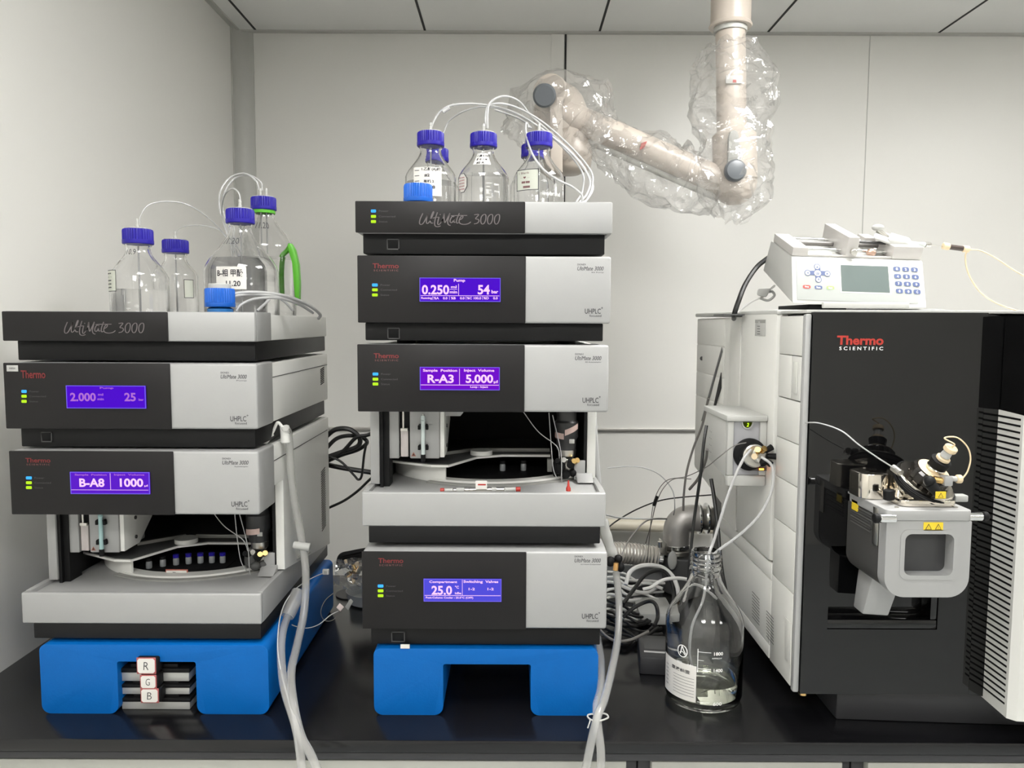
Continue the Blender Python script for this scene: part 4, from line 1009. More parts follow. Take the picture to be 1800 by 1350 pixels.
# polished block and turret on the lid
q0 = at(1510, 876, 1.185); q1 = at(1562, 876, 1.185)
xq0, xq1 = q0.x, q1.x; zq = zz(826, 1.215, 1530)
MB().prism([(x, y, zl+.0004) for x, y in rrect(xq0, xq1, 1.175, 1.236, .018, 6)], (0, 0, zq-zl), .002).build('polished_block', POLISH, t)
A = Vector((.25, -.50, .83)).normalized()
c0 = at(1617, 858, 1.172)
MB().prism([(x, y, zl+.0004) for x, y in rrect(at(1566, 880, 1.16).x, at(1664, 880, 1.16).x, 1.128, 1.212, .012, 5)], (0, 0, .010), .002).build('turret_plate', POLISH, t)
MB().hexa([at(1576, 884, 1.15), at(1656, 884, 1.15), at(1656, 884, 1.15)+Vector((0, .05, 0)), at(1576, 884, 1.15)+Vector((0, .05, 0)),
           at(1580, 838, 1.165), at(1648, 858, 1.150), at(1652, 852, 1.15)+Vector((0, .05, 0)), at(1584, 832, 1.165)+Vector((0, .05, 0))], .004).build('turret_body', POLISH, t)
def dsk(h0, h1, r0, r1, name, m, n=40, b=.001, par=None):
    return MB().cyl(c0+A*h0, c0+A*h1, r0, r1, n, b).build(name, m, par or t)
dsk(-.012, .004, .040, .044, 'turret_collar', POLISH)
dsk(.0042, .010, .046, None, 'clamp_ring', MATBLACK); dsk(.0102, .0125, .0445, None, 'clamp_ring', DARKGREY); dsk(.0127, .0155, .046, None, 'clamp_ring', MATBLACK)
dsk(.0157, .0185, .0435, .042, 'probe_flange', POLISH)
MB().lathe([(.028, .0187), (.029, .020), (.029, .034), (.026, .0375)], c0, A, 40, 4, .0025).build('probe_knob', mat('smoky_black', (.02, .018, .016), .15), t, 25)
dsk(.0377, .0405, .024, .022, 'probe_ring', PEEK); dsk(.0407, .046, .014, None, 'probe_neck', POLISH); dsk(.0462, .060, .0135, .0150, 'probe_nut', MATBLACK, 24)
dsk(.0602, .066, .010, None, 'peek_nut', PEEK, 16); dsk(.0662, .078, .0075, .0065, 'peek_nut', WHITE, 16); dsk(.0782, .086, .0095, None, 'peek_nut', PEEK, 12)
ptip = c0+A*.086
# side fitting, clamp lever and knob
MB().cyl(at(1563, 878, 1.15), at(1562, 861, 1.15), .0085, n=12, bev=.001).build('thumb_knob', MATBLACK, t)
MB().cyl(at(1636, 852, 1.12), at(1652, 872, 1.115), .0085, .006, 16).build('clamp_lever', MATBLACK, t)
MB().sphere(at(1634, 846, 1.12), .0085).build('clamp_knob', MATBLACK, t)
MB().cyl(at(1640, 842, 1.13), at(1656, 845, 1.13), .0050, n=16).build('gold_fitting', BRASS, t)
MB().box(at(1656, 838, 1.13).x, at(1671, 838, 1.13).x, 1.122, 1.138, zz(853, 1.13, 1660), zz(836, 1.13, 1660), .002).build('side_port', SILVER, t)
MB().cyl(at(1671, 841, 1.13), at(1681, 842, 1.13), .004, n=12).build('side_port_neck', WHITE, t)
MB().cyl(at(1681, 842, 1.13), at(1690, 842, 1.13), .0065, n=10, bev=.001).build('peek_nut', PEEK, t)
sticker(1644, 864, 1662, 876, 1.108, t)
st_ = MB().hexa([at(1642, 877, 1.113), at(1660, 877, 1.113), at(1661, 877, 1.118), at(1643, 877, 1.118), at(1648, 862, 1.112), at(1665, 862, 1.112), at(1666, 862, 1.117), at(1649, 862, 1.117)]).build('sticker_bracket', MATBLACK, t, 0)
p = at(1492, 848, 1.235); 
MB().box(fx0-.001, fx0+.001, YM-.045, YM-.025, fz1-.010, fz1+.006).build('warning_sticker', YELLOW, t, 0)
MB().box(at(1682, 885, 1.17).x-.008, at(1682, 885, 1.17).x+.012, 1.16, 1.175, zl+.0005, zl+.011, .002).build('white_block', WHITE, t)
for px, py in ((1576, 892), (1680, 892)):
    q = onz(px, py, zl+.0003); MB().cyl(q, q+Vector((0, 0, .0012)), .003, n=12).build('screw', STEEL, t)
MB().cyl(at(1570, 822, 1.165), at(1583, 832, 1.150), .0055, n=14).build('probe_sleeve', STEEL, t)
o = MB().tube([ptip, ptip+A*.006]+[at(*q) for q in ((1660, 770, 1.13), (1682, 769, 1.13), (1700, 785, 1.13), (1706, 806, 1.13), (1701, 828, 1.13), (1692, 841, 1.13))], .0011, 8).build('looped_capillary', PEEK)
tag(o, 'beige capillary looping from the probe tip to the side fitting of the ion source', 'tube')
wire('transfer_capillary', [(1350, 758, 1.41), (1375, 747, 1.42), (1418, 743, 1.24), (1445, 745, 1.18), (1480, 758, 1.15), (1510, 782, 1.14), (1545, 806, 1.145), (1572, 823, 1.155)], .0011, TUBEWHITE, 'thin white tube from the valve box across the gloss black front to the metal probe', 'tube')

# ---------------------------------------------------------------- switching valve box on the side
t = thing('switching_valve', 'white valve box with lit green digit 2 and fittings, hanging on the grey instrument side', 'valve', (.44, 1.52, zz(858, 1.45, 1300)))
Yv = 1.405; vx0 = xx(1278, Yv, 790); vx1 = XM-.0045; vz0, vz1 = zz(845, Yv, 1310), zz(741, Yv, 1310)
ztop = zz(731, Yv, 1310)
MB().prism([(vx0, Yv+.012, vz0+.004), (vx0, Yv+.158, vz0+.02), (vx0, Yv+.158, vz1), (vx0, Yv+.012, vz1)], (vx1-vx0, 0, 0), .002).build('case', WHITE, t)
MB().box(vx0-.004, vx1-.0003, Yv-.006, Yv+.165, vz1+.0004, vz1+.012, .003).build('lid', WHITE, t)
MB().box(vx0, vx1-.0003, Yv-.004, Yv+.0115, vz0-.010, vz0+.010, .004).build('front_lip', WHITE, t)
mx_ = (vx1-vx0); pa, pb_ = vx0+mx_*.16, vx0+mx_*.82
MB().box(vx0+.0005, pa-.0003, Yv-.001, Yv+.0117, vz0+.0105, vz1-.0002, .001).build('front_post', WHITE, t)
MB().box(pb_+.0003, vx1-.0006, Yv-.001, Yv+.0117, vz0+.0105, vz1-.0002, .001).build('front_post', WHITE, t)
MB().box(pa, pb_, Yv+.004, Yv+.0117, vz0+.0105, vz1-.0002).build('front_plate', mat('plate_grey', (.36, .36, .38), .4), t, 0)
cxv = xx(1314, Yv, 750); czv = vz1-.001
hc = [(cxv+.011*cos(radians(a)), czv+.013*sin(radians(a))) for a in range(180, 361, 15)]
MB().prism([(x, Yv+.0005, z) for x, z in hc], (0, .0033, 0)).build('display_rim', WHITE, t, 0)
hc = [(cxv+.0085*cos(radians(a)), czv-.0002+.0105*sin(radians(a))) for a in range(180, 361, 15)]
dd = MB().prism([(x, Yv, z) for x, z in hc], (0, .0004, 0)).build('display', emit('valve_display', (.05, .07, .0), .5), t, 0)
MB().text('2', ((cxv-.002, Yv-.0004, czv-.0085), (1, 0, 0), (0, 0, 1)), .0045, .007, .03, .2).build('display_digit', emit('valve_digit', (.55, .95, .02), 1.6), dd, 0)
rc = at(1322, 799, Yv)
MB().lathe([(.030, 0), (.030, .006), (.026, .010), (.024, .013)], (rc.x-.004, Yv+.0038, rc.z), (0, -1, 0), 40).build('rotor_body', MATBLACK, t)
MB().lathe([(.0215, .0132), (.0215, .020), (.019, .022)], (rc.x, Yv+.0038, rc.z), (0, -1, 0), 40).build('rotor_ring', STEEL, t)
hd_ = Vector((rc.x+.006, Yv+.0036-.022, rc.z+.002))
MB().lathe([(.012, 0), (.0135, .001), (.0135, .012), (.011, .014)], hd_, (.25, -1, .1), 24).build('valve_head', STEEL, t)
for k, (dx, dz, m) in enumerate(((-.008, .012, BRASS), (.003, .014, BRASS), (.014, .016, MATBLACK), (-.013, .001, PEEK), (.022, .001, MATBLACK), (.002, -.012, MATBLACK), (.014, -.012, MATBLACK))):
    a_ = hd_+Vector((dx*.6, -.012, dz*.6)); MB().cyl(a_, hd_+Vector((dx*1.15+.001, -.020, dz*1.15)), .0048, .0058, 10).build('tube_fitting', m, t)
LAMPO = emit('status_orange', (1.0, .25, .02), 14)
q = at(1337, 824, Yv); MB().box(q.x-.004, q.x+.004, Yv-.0055, Yv-.0042, q.z-.0012, q.z+.0012).build('status_light', LAMPO, t, 0)
MB().box(q.x-.017, q.x+.013, Yv-.0042, Yv-.0036, q.z-.003, q.z+.003).build('light_window', DARKGREY, t, 0)
for k in range(4):
    zk = zz(763+12*k, 1.50, 1255)
    MB().text('⌐ —', ((vx0-.0003, Yv+.125, zk), (0, -1, 0), (0, 0, 1)), .016, .003).build('side_print', INKGREY, t, 0)
wire('valve_tube', [(1320, 790, 1.372), (1305, 810, 1.365), (1287, 850, 1.365), (1270, 900, 1.365), (1255, 950, 1.37), (1245, 980, 1.362), (1237, 1050, 1.365), (1217, 1100, 1.37), (1212, 1150, 1.372), (1220, 1190, 1.365)], .0026, TUBEWHITE, 'thick white tube from the valve dipping deep into the open glass bottle', 'tube')
wire('valve_tube', [(1338, 803, 1.372), (1357, 820, 1.36), (1357, 860, 1.35), (1335, 905, 1.35), (1300, 940, 1.36), (1262, 968, 1.37), (1247, 985, 1.366), (1243, 1010, 1.366)], .0026, TUBEWHITE, 'white tube curving right below the valve box and ending in the bottle neck', 'tube')
wire('valve_capillary', [(1312, 778, 1.375), (1290, 784, 1.38), (1262, 805, 1.38), (1240, 822, 1.45), (1205, 838, 1.6), (1170, 846, 1.7), (1150, 880, 1.75), (1142, 940, 1.8), (1138, 990, 1.85)], .0009, CABLEGREY, 'thin grey capillary hanging from the valve front toward the hose behind', 'tube')
# ---------------------------------------------------------------- syringe pump on the large instrument
t = thing('syringe_pump', 'white syringe pump with keypad and grey screen on top of the large black instrument', 'pump', (.63, 1.48, zT+.006))
c00, c10 = at(1393, 534, 1.385), at(1631, 542, 1.385); c01, c11 = at(1391, 451, 1.425), at(1623, 458, 1.425)
bk_t, bk_b = at(1355, 423, 1.56), at(1341, 476, 1.60)
ex = (c10-c00).normalized(); W_ = (c10-c00).length
D_ = c10-c00; D_ = Vector((D_.x, 0, D_.z))
MB().prism([c00, c01, bk_t, bk_b], D_*.995, .003).build('casing', WHITE, t)
def fpt(u, v, o=0.0):
    """point on the sloping keypad face, u and v from 0 to 1"""
    p = (c00*(1-u)+c10*u)*(1-v)+(c01*(1-u)+c11*u)*v
    return p+Vector((0, -1, -.35)).normalized()*o
def fq(u0, u1, v0, v1, o0, o1, name, m, par, b=0):
    P = [fpt(u0, v0, o1), fpt(u1, v0, o1), fpt(u1, v0, o0), fpt(u0, v0, o0), fpt(u0, v1, o1), fpt(u1, v1, o1), fpt(u1, v1, o0), fpt(u0, v1, o0)]
    return MB().hexa(P, b).build(name, m, par)
def uv(px, py):
    l = 1391+(py-451)*2/83.; r = 1623+(py-458)*8/84.; u = (px-l)/(r-l); yt = 451+7*u; yb = 534+8*u
    return u, 1-(py-yt)/(yb-yt)
FACE = mat('panel_white', (.35, .365, .35), .4)
fq(.035, .93, .09, .93, .0002, .0010, 'front_overlay', FACE, t, .0004)
u0, v0 = uv(1479, 512); u1, v1 = uv(1560, 468)
sc = fq(u0-.012, u1+.012, v0-.03, v1+.04, .0010, .0016, 'screen_bezel', mat('light_grey_plastic', (.62, .62, .58), .4), t, .0003)
fq(u0, u1, v0, v1, .0016, .0019, 'lcd_screen', LCD, sc)
def oval(px, py, w, h, m, name, par, o=.0014, st=None, tm=WHITEINK, sq=False):
    u, v = uv(px, py); P = []
    du, dv = w/236./2, h/84./2
    for k in range(24):
        a = 2*pi*k/24; ca, sa = cos(a), sin(a)
        if sq: ca = math.copysign(abs(ca)**.45, ca); sa = math.copysign(abs(sa)**.7, sa)
        P.append(fpt(u+du*ca, v+dv*sa, o))
    n = Vector((0, -1, -.35)).normalized()*.0006
    b_ = MB().prism(P, n).build(name, m, par, 0)
    if st:
        w_ = min(w*.5, h*.5*len(st)*.8)/236.*W_; h_ = h*.55/84*(c01-c00).length
        q = fpt(u, v, o+.0008)-ex*w_/2-(c01-c00).normalized()*h_/2
        MB().text(st, (q, ex, (c01-c00).normalized()), w_, h_, .02).build('key_print', tm, b_, 0)
    return b_
for r in range(4):
    for c in range(3):
        oval(1575.5+15.6*c+1.6*r, 472.5+13*r+.7*c, 12, 7.6, NAVY, 'key', t, st='123456789.0C'[r*3+c], sq=True)
oval(1437, 480, 36, 8, NAVY, 'cursor_cross', t, .0011, sq=True); oval(1437, 480, 10, 24, NAVY, 'cursor_cross', t, .0012, sq=True)
for px, py, st in ((1419, 479.5, '◀'), (1453.5, 481, '▶'), (1435.5, 468.5, '▲'), (1438, 491.5, '▼')):
    oval(px, py, 11, 10.5, NAVY, 'cursor_key_rim', t, .0014); oval(px, py, 8.6, 8.2, WHITE, 'cursor_key', t, .0017, st=st, tm=NAVY)
oval(1436.5, 480, 12, 10.5, WHITE, 'enter_key', t, .0017, st='Enter', tm=NAVY)
oval(1417.5, 504, 13.5, 6, BRIGHTRED, 'stop_key', t, st='Stop', sq=True); oval(1438, 505, 13.5, 6, NAVY, 'pause_key', t, st='Pause', sq=True); oval(1459, 505.7, 13.5, 6, mat('key_green', (.25, .62, .12), .5), 'start_key', t, st='Start', sq=True)
# base parts
a, b = at(1437, 541, 1.40), at(1586, 541, 1.40)
MB().box(a.x, b.x, 1.374, 1.383, zz(542, 1.38, 1500), zz(531, 1.38, 1500), .002).build('lower_rail', WHITE, t)
MB().box(xx(1414, 1.42, 538), xx(1480, 1.42, 538), 1.40, 1.56, zT+.0063, c00.z-.0005, .001).build('rubber_foot', MATBLACK, t)
MB().box(xx(1484, 1.42, 540), xx(1655, 1.42, 540), 1.41, 1.56, zT+.0063, c10.z-.0005, .001).build('foot_plate', WHITE, t)
# drive on top
e1 = ex; e2 = (bk_t-c01); L2 = e2.length; e2 = e2.normalized(); e3 = e1.cross(e2)*1.0
if e3.z < 0: e3 = -e3
O_ = c01+e3*.0005
def G(a, b, c): return O_+e1*a+e2*b+e3*c
def blk(a0, a1, b0, b1, c0_, c1, name, m, bev=.001):
    return MB().hexa([G(a0, b0, c0_), G(a1, b0, c0_), G(a1, b1, c0_), G(a0, b1, c0_), G(a0, b0, c1), G(a1, b0, c1), G(a1, b1, c1), G(a0, b1, c1)], bev).build(name, m, t)
BRUSH = mat('light_brushed_metal', (.55, .53, .51), .35, .25)
blk(.002, .031, .004, L2*.93, 0, .016, 'end_block', BRUSH); blk(.186, .240, .004, L2*.55, 0, .024, 'syringe_holder', BRUSH)
blk(.100, .121, .004, L2*.97, .001, .038, 'pusher_block', BRUSH); blk(.165, .186, L2*.62, L2*.9, 0, .022, 'rear_block', BRUSH)
blk(.031, .186, .004, .010, 0, .004, 'front_lip', BRUSH)
for b_, c_, r_, m in ((.030, .008, .0032, CHROME), (.075, .010, .0045, CABLEGREY), (.105, .012, .0032, CHROME)):
    for s0, s1 in ((.0315, .0995), (.1215, .1855)): MB().cyl(G(s0, b_, c_), G(s1, b_, c_), r_, n=14).build('guide_rod' if m is CHROME else 'lead_screw', m, t)
MB().cyl(G(.112, .0035, .012), G(.112, -.004, .012), .0058, n=18, bev=.001).build('release_button', STEEL, t)
MB().sphere(G(.152, .018, .008), .0075, (1.2, 1, 1)).build('coupling', mat('copper_toned', (.55, .38, .30), .3, .8), t)
# syringe, clamp and union
def gy(px, py, Y=1.46): return at(px, py, Y)
MB().tube([gy(1507, 425), gy(1545, 427), gy(1560, 428)], .0028, 10).build('syringe_plunger', DARKGREY, t)
MB().cyl(gy(1556, 424), gy(1626, 430), .0040, n=16).build('syringe_barrel', mat('syringe_glass', (.62, .66, .64), .1, 0), t)
MB().cyl(gy(1626.5, 430), gy(1636, 430.5), .0052, .004, 14).build('syringe_hub', STEEL, t)
MB().cyl(gy(1636.5, 430.7), gy(1660, 433), .0006, n=8).build('needle', STEEL, t)
MB().sphere(gy(1543, 400, 1.47), .0115, (1, .8, .55)).build('clamp_knob', WHITE, t)
MB().cyl(gy(1543, 404, 1.47), gy(1560, 418, 1.47), .0045, n=12).build('clamp_stem', STEEL, t)
lump = MB()
lump.hexa([gy(1536, 421, 1.44), gy(1566, 432, 1.44), gy(1572, 424, 1.50), gy(1540, 409, 1.50), gy(1535, 414, 1.44), gy(1566, 424, 1.44), gy(1572, 414, 1.50), gy(1542, 402, 1.50)], .003)
lump.build('clamp_arm', WHITE, t)
MB().hexa([gy(1564, 433, 1.44), gy(1598, 430, 1.44), gy(1604, 427, 1.48), gy(1570, 420, 1.48), gy(1560, 418, 1.44), gy(1592, 422, 1.44), gy(1600, 418, 1.48), gy(1566, 408, 1.48)], .003).build('clamp_jaw', WHITE, t)
u = thing('tube_union', 'dark union with two beige finger nuts at the syringe needle, right of the pump', 'fitting', gy(1680, 436))
MB().cyl(gy(1669, 434), gy(1692, 437), .0050, n=14).build('union_body', mat('dark_brown_plastic', (.05, .035, .03), .35), u)
MB().cyl(gy(1657.5, 432), gy(1668.5, 434), .0064, n=12, bev=.001).build('finger_nut', PEEK, u); MB().cyl(gy(1692.5, 437), gy(1703, 438.6), .0064, n=12, bev=.001).build('finger_nut', PEEK, u)
wire('infusion_tube', [(1703, 438.6, 1.46), (1722, 440, 1.46), (1748, 452, 1.46), (1778, 472, 1.46), (1812, 492, 1.46)], .0014, PEEK, 'beige tube rising from the dark union and leaving at the right edge', 'tube')
wire('infusion_tube', [(1703, 439, 1.462), (1697, 450, 1.462), (1702, 480, 1.462), (1722, 512, 1.462), (1750, 532, 1.462), (1785, 545, 1.462), (1800, 548, 1.48)], .0014, PEEK, 'beige tube looping down from the dark union onto the instrument top', 'tube')
wire('black_cable', [(1352, 452, 1.60), (1330, 470, 1.60), (1310, 500, 1.58), (1298, 530, 1.56), (1291, 551, 1.56), (1290, 560, 1.6)], .0052, CABLEBLACK, 'thick black cord curving down from the back of the syringe pump', 'cable')
p = at(1291, 556, 1.58); tag(MB().box(p.x-.03, p.x+.012, 1.55, 1.63, zT-.003, zT+.0, .0005).build('cable_clip', DARKGREY), 'flat dark clip on the instrument top edge where the black cord goes down', 'clip')
wire('data_cable', [(1362, 502, 1.6), (1350, 512, 1.6), (1340, 522, 1.6), (1325, 528, 1.6), (1310, 538, 1.6), (1297, 550, 1.6)], .0022, CABLEWHITE, 'thin white data cable with adapter beside the syringe pump', 'cable')
t = thing('cable_adapter', 'small white plug adapter hanging left of the syringe pump', 'adapter', at(1345, 518, 1.6))
MB().hexa([at(1330, 519, 1.59), at(1346, 523, 1.59), at(1347, 523, 1.61), at(1331, 519, 1.61), at(1332, 508, 1.59), at(1355, 507, 1.59), at(1356, 507, 1.61), at(1333, 508, 1.61)], .003).build('adapter_body', WHITE, t)
MB().tube([at(*q) for q in ((1336, 524, 1.6), (1350, 528, 1.6), (1361, 520, 1.6), (1358, 513, 1.6), (1352, 513, 1.6))], .0028, 8).build('adapter_loop', WHITE, t)

# ---------------------------------------------------------------- extraction arm hanging from the ceiling
YA = 2.12
t = thing('extraction_arm', 'cream jointed fume extraction arm hanging from the ceiling behind the instruments', 'extraction arm', at(1285, 60, YA))
def ct(px0, py0, px1, py1, wpx, name, m=ARMCREAM, Y0=YA, Y1=YA, par=None, b=.002, n=32):
    p, q = at(px0, py0, Y0), at(px1, py1, Y1); r = wpx/2*Y0/F
    return MB().cyl(p, q, r, None, n, b).build(name, m, par or t, 35)
p = at(1284, 45, YA); q = at(1284, 0, YA); rr = 33.5*YA/F
MB().cyl((p.x, YA, p.z), (p.x, YA, CE-.001), rr, n=40).build('ceiling_sleeve', ARMCREAM, t)
MB().lathe([(rr+.002, -.006), (rr+.004, -.002), (rr+.001, .004)], (p.x, YA, p.z), n=40).build('sleeve_rim', ARMCREAM, t)
MB().cyl((p.x, YA, zz(56, YA)), (p.x, YA, p.z-.0065), rr*.83, n=36).build('sleeve_collar', GREYTRIM, t)
ct(1284, 57, 1287, 310, 50, 'upper_duct')
ct(1290, 225, 1293, 330, 74, 'elbow_housing', b=.02)
MB().sphere(at(1291, 322, YA), .060, (1, .9, 1)).build('elbow_joint', ARMCREAM, t)
sl = [(1280, 296), (1281, 240), (1284, 231), (1290, 228), (1296, 231), (1299, 240), (1304, 296), (1297, 306), (1287, 306)]
MB().prism([at(a, b, YA-.066) for a, b in sl], (0, .012, 0), .001).build('joint_slot', MIDGREY, t)
MB().lathe([(.0285, 0), (.0285, .012), (.024, .019), (.012, .022)], at(1291, 301, YA-.0665), (0, -1, 0), 32).build('joint_knob', mat('slate_knob', (.11, .12, .13), .35), t, 30)
ct(1275, 322, 985, 196, 46, 'middle_duct', b=.003)
MB().cyl(at(1262, 348, YA+.01), at(985, 226, YA+.01), .010, n=16).build('support_rod', GREYTRIM, t)
MB().sphere(at(985, 205, YA+.03), .075, (1, .8, 1.2)).build('elbow_joint', ARMCREAM, t)
MB().cyl(at(957, 168, YA-.09), at(957, 168, YA-.06), .030, n=28, bev=.005).build('joint_knob', mat('slate_knob', (.11, .12, .13), .35), t, 30)
ct(965, 160, 982, 176, 60, 'joint_housing', Y0=YA-.055, Y1=YA+.02)
p0, p1 = at(967, 170, YA-.07), at(989, 170, YA-.07); b0, b1 = at(968, 284, YA-.07), at(989, 304, YA-.07)
MB().hexa([b0, b1, b1+Vector((0, .03, 0)), b0+Vector((0, .03, 0)), p0, p1, p1+Vector((0, .03, 0)), p0+Vector((0, .03, 0))], .002).build('nozzle_strip', ARMCREAM, t)
MB().lathe([(.03, 0), (.055, -.03), (.066, -.09), (.060, -.125), (.03, -.14)], at(1000, 215, YA+.03), (0, 0, 1), 32).build('hood', ARMCREAM, t, 60)
ps = at(1290, 143, YA-.041)
MB().box(ps.x-.022, ps.x+.022, YA-.0445, YA-.0405, ps.z-.006, ps.z+.014, .0005).build('sticker', WHITE, t); MB().box(ps.x-.004, ps.x+.005, YA-.0455, YA-.0446, ps.z-.004, ps.z+.003).build('sticker_mark', BRIGHTRED, t)
ps = at(1131, 256, YA-.039); MB().hexa([ps+Vector(v) for v in ((-.010, -.001, -.012), (.002, -.001, -.006), (.002, .001, -.006), (-.010, .001, -.012), (-.006, -.001, .006), (.010, -.001, .012), (.010, .001, .012), (-.006, .001, .006))]).build('sticker_mark', BRIGHTRED, t)

# crumpled clear film bags: real folded surfaces round the joints
from mathutils import noise as mnoise
def bag(path, label, seed, n=15, fold=.16, dep=.75, step=3):
    """path: (px, py, width in px); a crumpled sleeve of film round it, in large flat folds"""
    rnd = random.Random(seed); P = catmull([at(a, b, YA) for a, b, _ in path], step); Wd = catmull([(w_, 0, 0) for _, _, w_ in path], step); m = len(P); vs = []; fs = []
    for i in range(m):
        tg = (P[min(i+1, m-1)]-P[max(0, i-1)]).normalized(); S_ = tg.cross(Vector((0, 1, 0))).normalized(); D = S_.cross(tg); w_ = Wd[i].x/2*YA/F
        for k in range(n):
            a = 2*pi*(k+.5*(i % 2))/n
            d = 1+mnoise.noise(Vector((cos(a)*1.3, sin(a)*1.3, i*.35+seed*3.1)))*fold*1.6+rnd.uniform(-1, .7)*fold*.45
            r = w_*d; vs.append(P[i]+S_*(r*cos(a))+D*(r*dep*sin(a))+tg*rnd.uniform(-.008, .008))
    for i in range(m-1):
        for k in range(n):
            k2 = (k+1) % n; q = (i*n+k, i*n+k2, (i+1)*n+k2, (i+1)*n+k)
            if i % 2: fs += [(q[0], q[1], q[2]), (q[0], q[2], q[3])]
            else: fs += [(q[0], q[1], q[3]), (q[1], q[2], q[3])]
    # one subdivision with small random lifts gives the finer creases
    bm = bmesh.new(); bv = [bm.verts.new(v) for v in vs]
    for f in fs: bm.faces.new([bv[j] for j in f])
    old = set(bm.verts[:])
    bmesh.ops.subdivide_edges(bm, edges=bm.edges[:], cuts=1, use_grid_fill=True)
    bm.normal_update()
    for v in bm.verts:
        if v not in old: v.co += v.normal*rnd.uniform(-.0055, .0075)
    bmesh.ops.triangulate(bm, faces=bm.faces[:])
    o = MB()._bm(bm).build('film_cover', FILM, None, 22)
    return tag(o, label, 'plastic cover')
bag([(1281, 70, 62), (1284, 100, 120), (1288, 145, 148), (1290, 195, 144), (1292, 250, 128), (1292, 300, 128), (1288, 345, 128), (1278, 388, 50)], 'crumpled clear plastic cover around the vertical part of the extraction arm', 3)
bag([(1245, 305, 90), (1215, 318, 118), (1180, 312, 118), (1130, 288, 112), (1085, 262, 84), (1050, 232, 74), (1030, 215, 90)], 'sagging clear plastic sleeve around the slanted middle part of the extraction arm', 8)
bag([(1056, 255, 80), (1035, 236, 140), (1005, 212, 158), (968, 200, 140), (930, 222, 106), (902, 248, 56)], 'crumpled clear plastic cover around the end joint of the arm above the bottles', 5)
# ---------------------------------------------------------------- tubes above the bottles
def tubes(name, group, items):
    for pts, r, m, label in items: wire(name, pts, r, m, label, 'tube', group=None)
tubes('solvent_tube', None, [
 ([(758, 226, 1.545), (762, 214, 1.545), (775, 195, 1.55), (800, 184, 1.56), (850, 184, 1.58), (905, 198, 1.60), (960, 232, 1.60), (1010, 275, 1.58), (1036, 315, 1.55), (1032, 340, 1.52), (1018, 356, 1.50)], .0021, TUBEWHITE, 'white tube arching from the front left bottle of the centre rack'),
 ([(779, 234, 1.70), (790, 212, 1.70), (820, 194, 1.68), (860, 188, 1.66), (920, 206, 1.64), (980, 250, 1.62), (1022, 300, 1.58), (1024, 335, 1.54), (1012, 356, 1.51)], .0019, TUBEWHITE, 'white tube arching from the rear left bottle of the centre rack'),
 ([(857, 226, 1.55), (857, 200, 1.55), (862, 180, 1.56), (885, 169, 1.58), (912, 178, 1.60), (935, 205, 1.62), (975, 240, 1.62), (1020, 285, 1.60), (1042, 325, 1.56), (1034, 348, 1.53), (1022, 357, 1.50)], .0021, TUBEWHITE, 'white tube looping highest above the front middle bottle'),
 ([(855, 226, 1.552), (853, 205, 1.56), (862, 184, 1.57), (900, 186, 1.59), (950, 212, 1.6), (1000, 255, 1.6), (1038, 300, 1.58), (1040, 330, 1.55), (1028, 357, 1.51)], .0021, TUBEWHITE, 'second white tube leaving the cap of the front middle bottle'),
 ([(930, 225, 1.57), (926, 216, 1.57), (924, 226, 1.55), (928, 250, 1.535), (938, 275, 1.49), (955, 298, 1.485), (980, 316, 1.485), (1005, 328, 1.49), (1022, 342, 1.49), (1024, 354, 1.49)], .0021, TUBEWHITE, 'white tube looping down in front of the front right bottle'),
 ([(870, 193, 1.62), (905, 205, 1.62), (925, 216, 1.61), (934, 226, 1.60)], .0019, TUBEWHITE, 'short white tube crossing behind the cap of the front right bottle')])
t = thing('tube_connector', 'translucent inline connector on the tube above the front left bottle', 'fitting', at(783, 193, 1.55))
MB().cyl(at(778, 197, 1.55), at(790, 189, 1.55), .0042, n=12, bev=.001).build('connector_body', TUBEWHITE, t)
MB().sphere(at(796, 184.5, 1.56), .003).build('connector_bead', WHITE, t)
tubes('solvent_tube', None, [
 ([(246, 396, 1.43), (247, 380, 1.43), (262, 360, 1.44), (295, 354, 1.46), (330, 360, 1.48), (365, 382, 1.52), (395, 412, 1.56), (420, 440, 1.60), (440, 500, 1.62), (450, 545, 1.63)], .0011, TUBEWHITE, 'thin tube arching right from the cap of the leftmost bottle'),
 ([(309, 414, 1.64), (312, 404, 1.64), (330, 397, 1.64), (360, 397, 1.64), (390, 408, 1.64), (405, 440, 1.64), (420, 520, 1.64)], .0010, TUBEWHITE, 'thin tube running low from the second bottle of the left stack'),
 ([(423, 358, 1.50), (420, 340, 1.50), (408, 331, 1.52), (394, 345, 1.56), (390, 375, 1.60), (398, 400, 1.62), (415, 450, 1.64)], .0016, TUBEWHITE, 'tube hooking over from the cap of the large bottle of the left stack'),
 ([(456, 335, 1.68), (450, 318, 1.68), (430, 305, 1.68), (405, 312, 1.68), (388, 335, 1.66), (386, 365, 1.66), (396, 400, 1.66), (412, 455, 1.66)], .0019, TUBEWHITE, 'upper white tube hooking over from the tall green handled bottle'),
 ([(461, 335, 1.685), (458, 320, 1.685), (440, 309, 1.685), (415, 312, 1.685), (396, 335, 1.67), (391, 365, 1.67), (402, 400, 1.67), (418, 455, 1.67)], .0019, TUBEWHITE, 'lower white tube hooking over from the tall green handled bottle')])
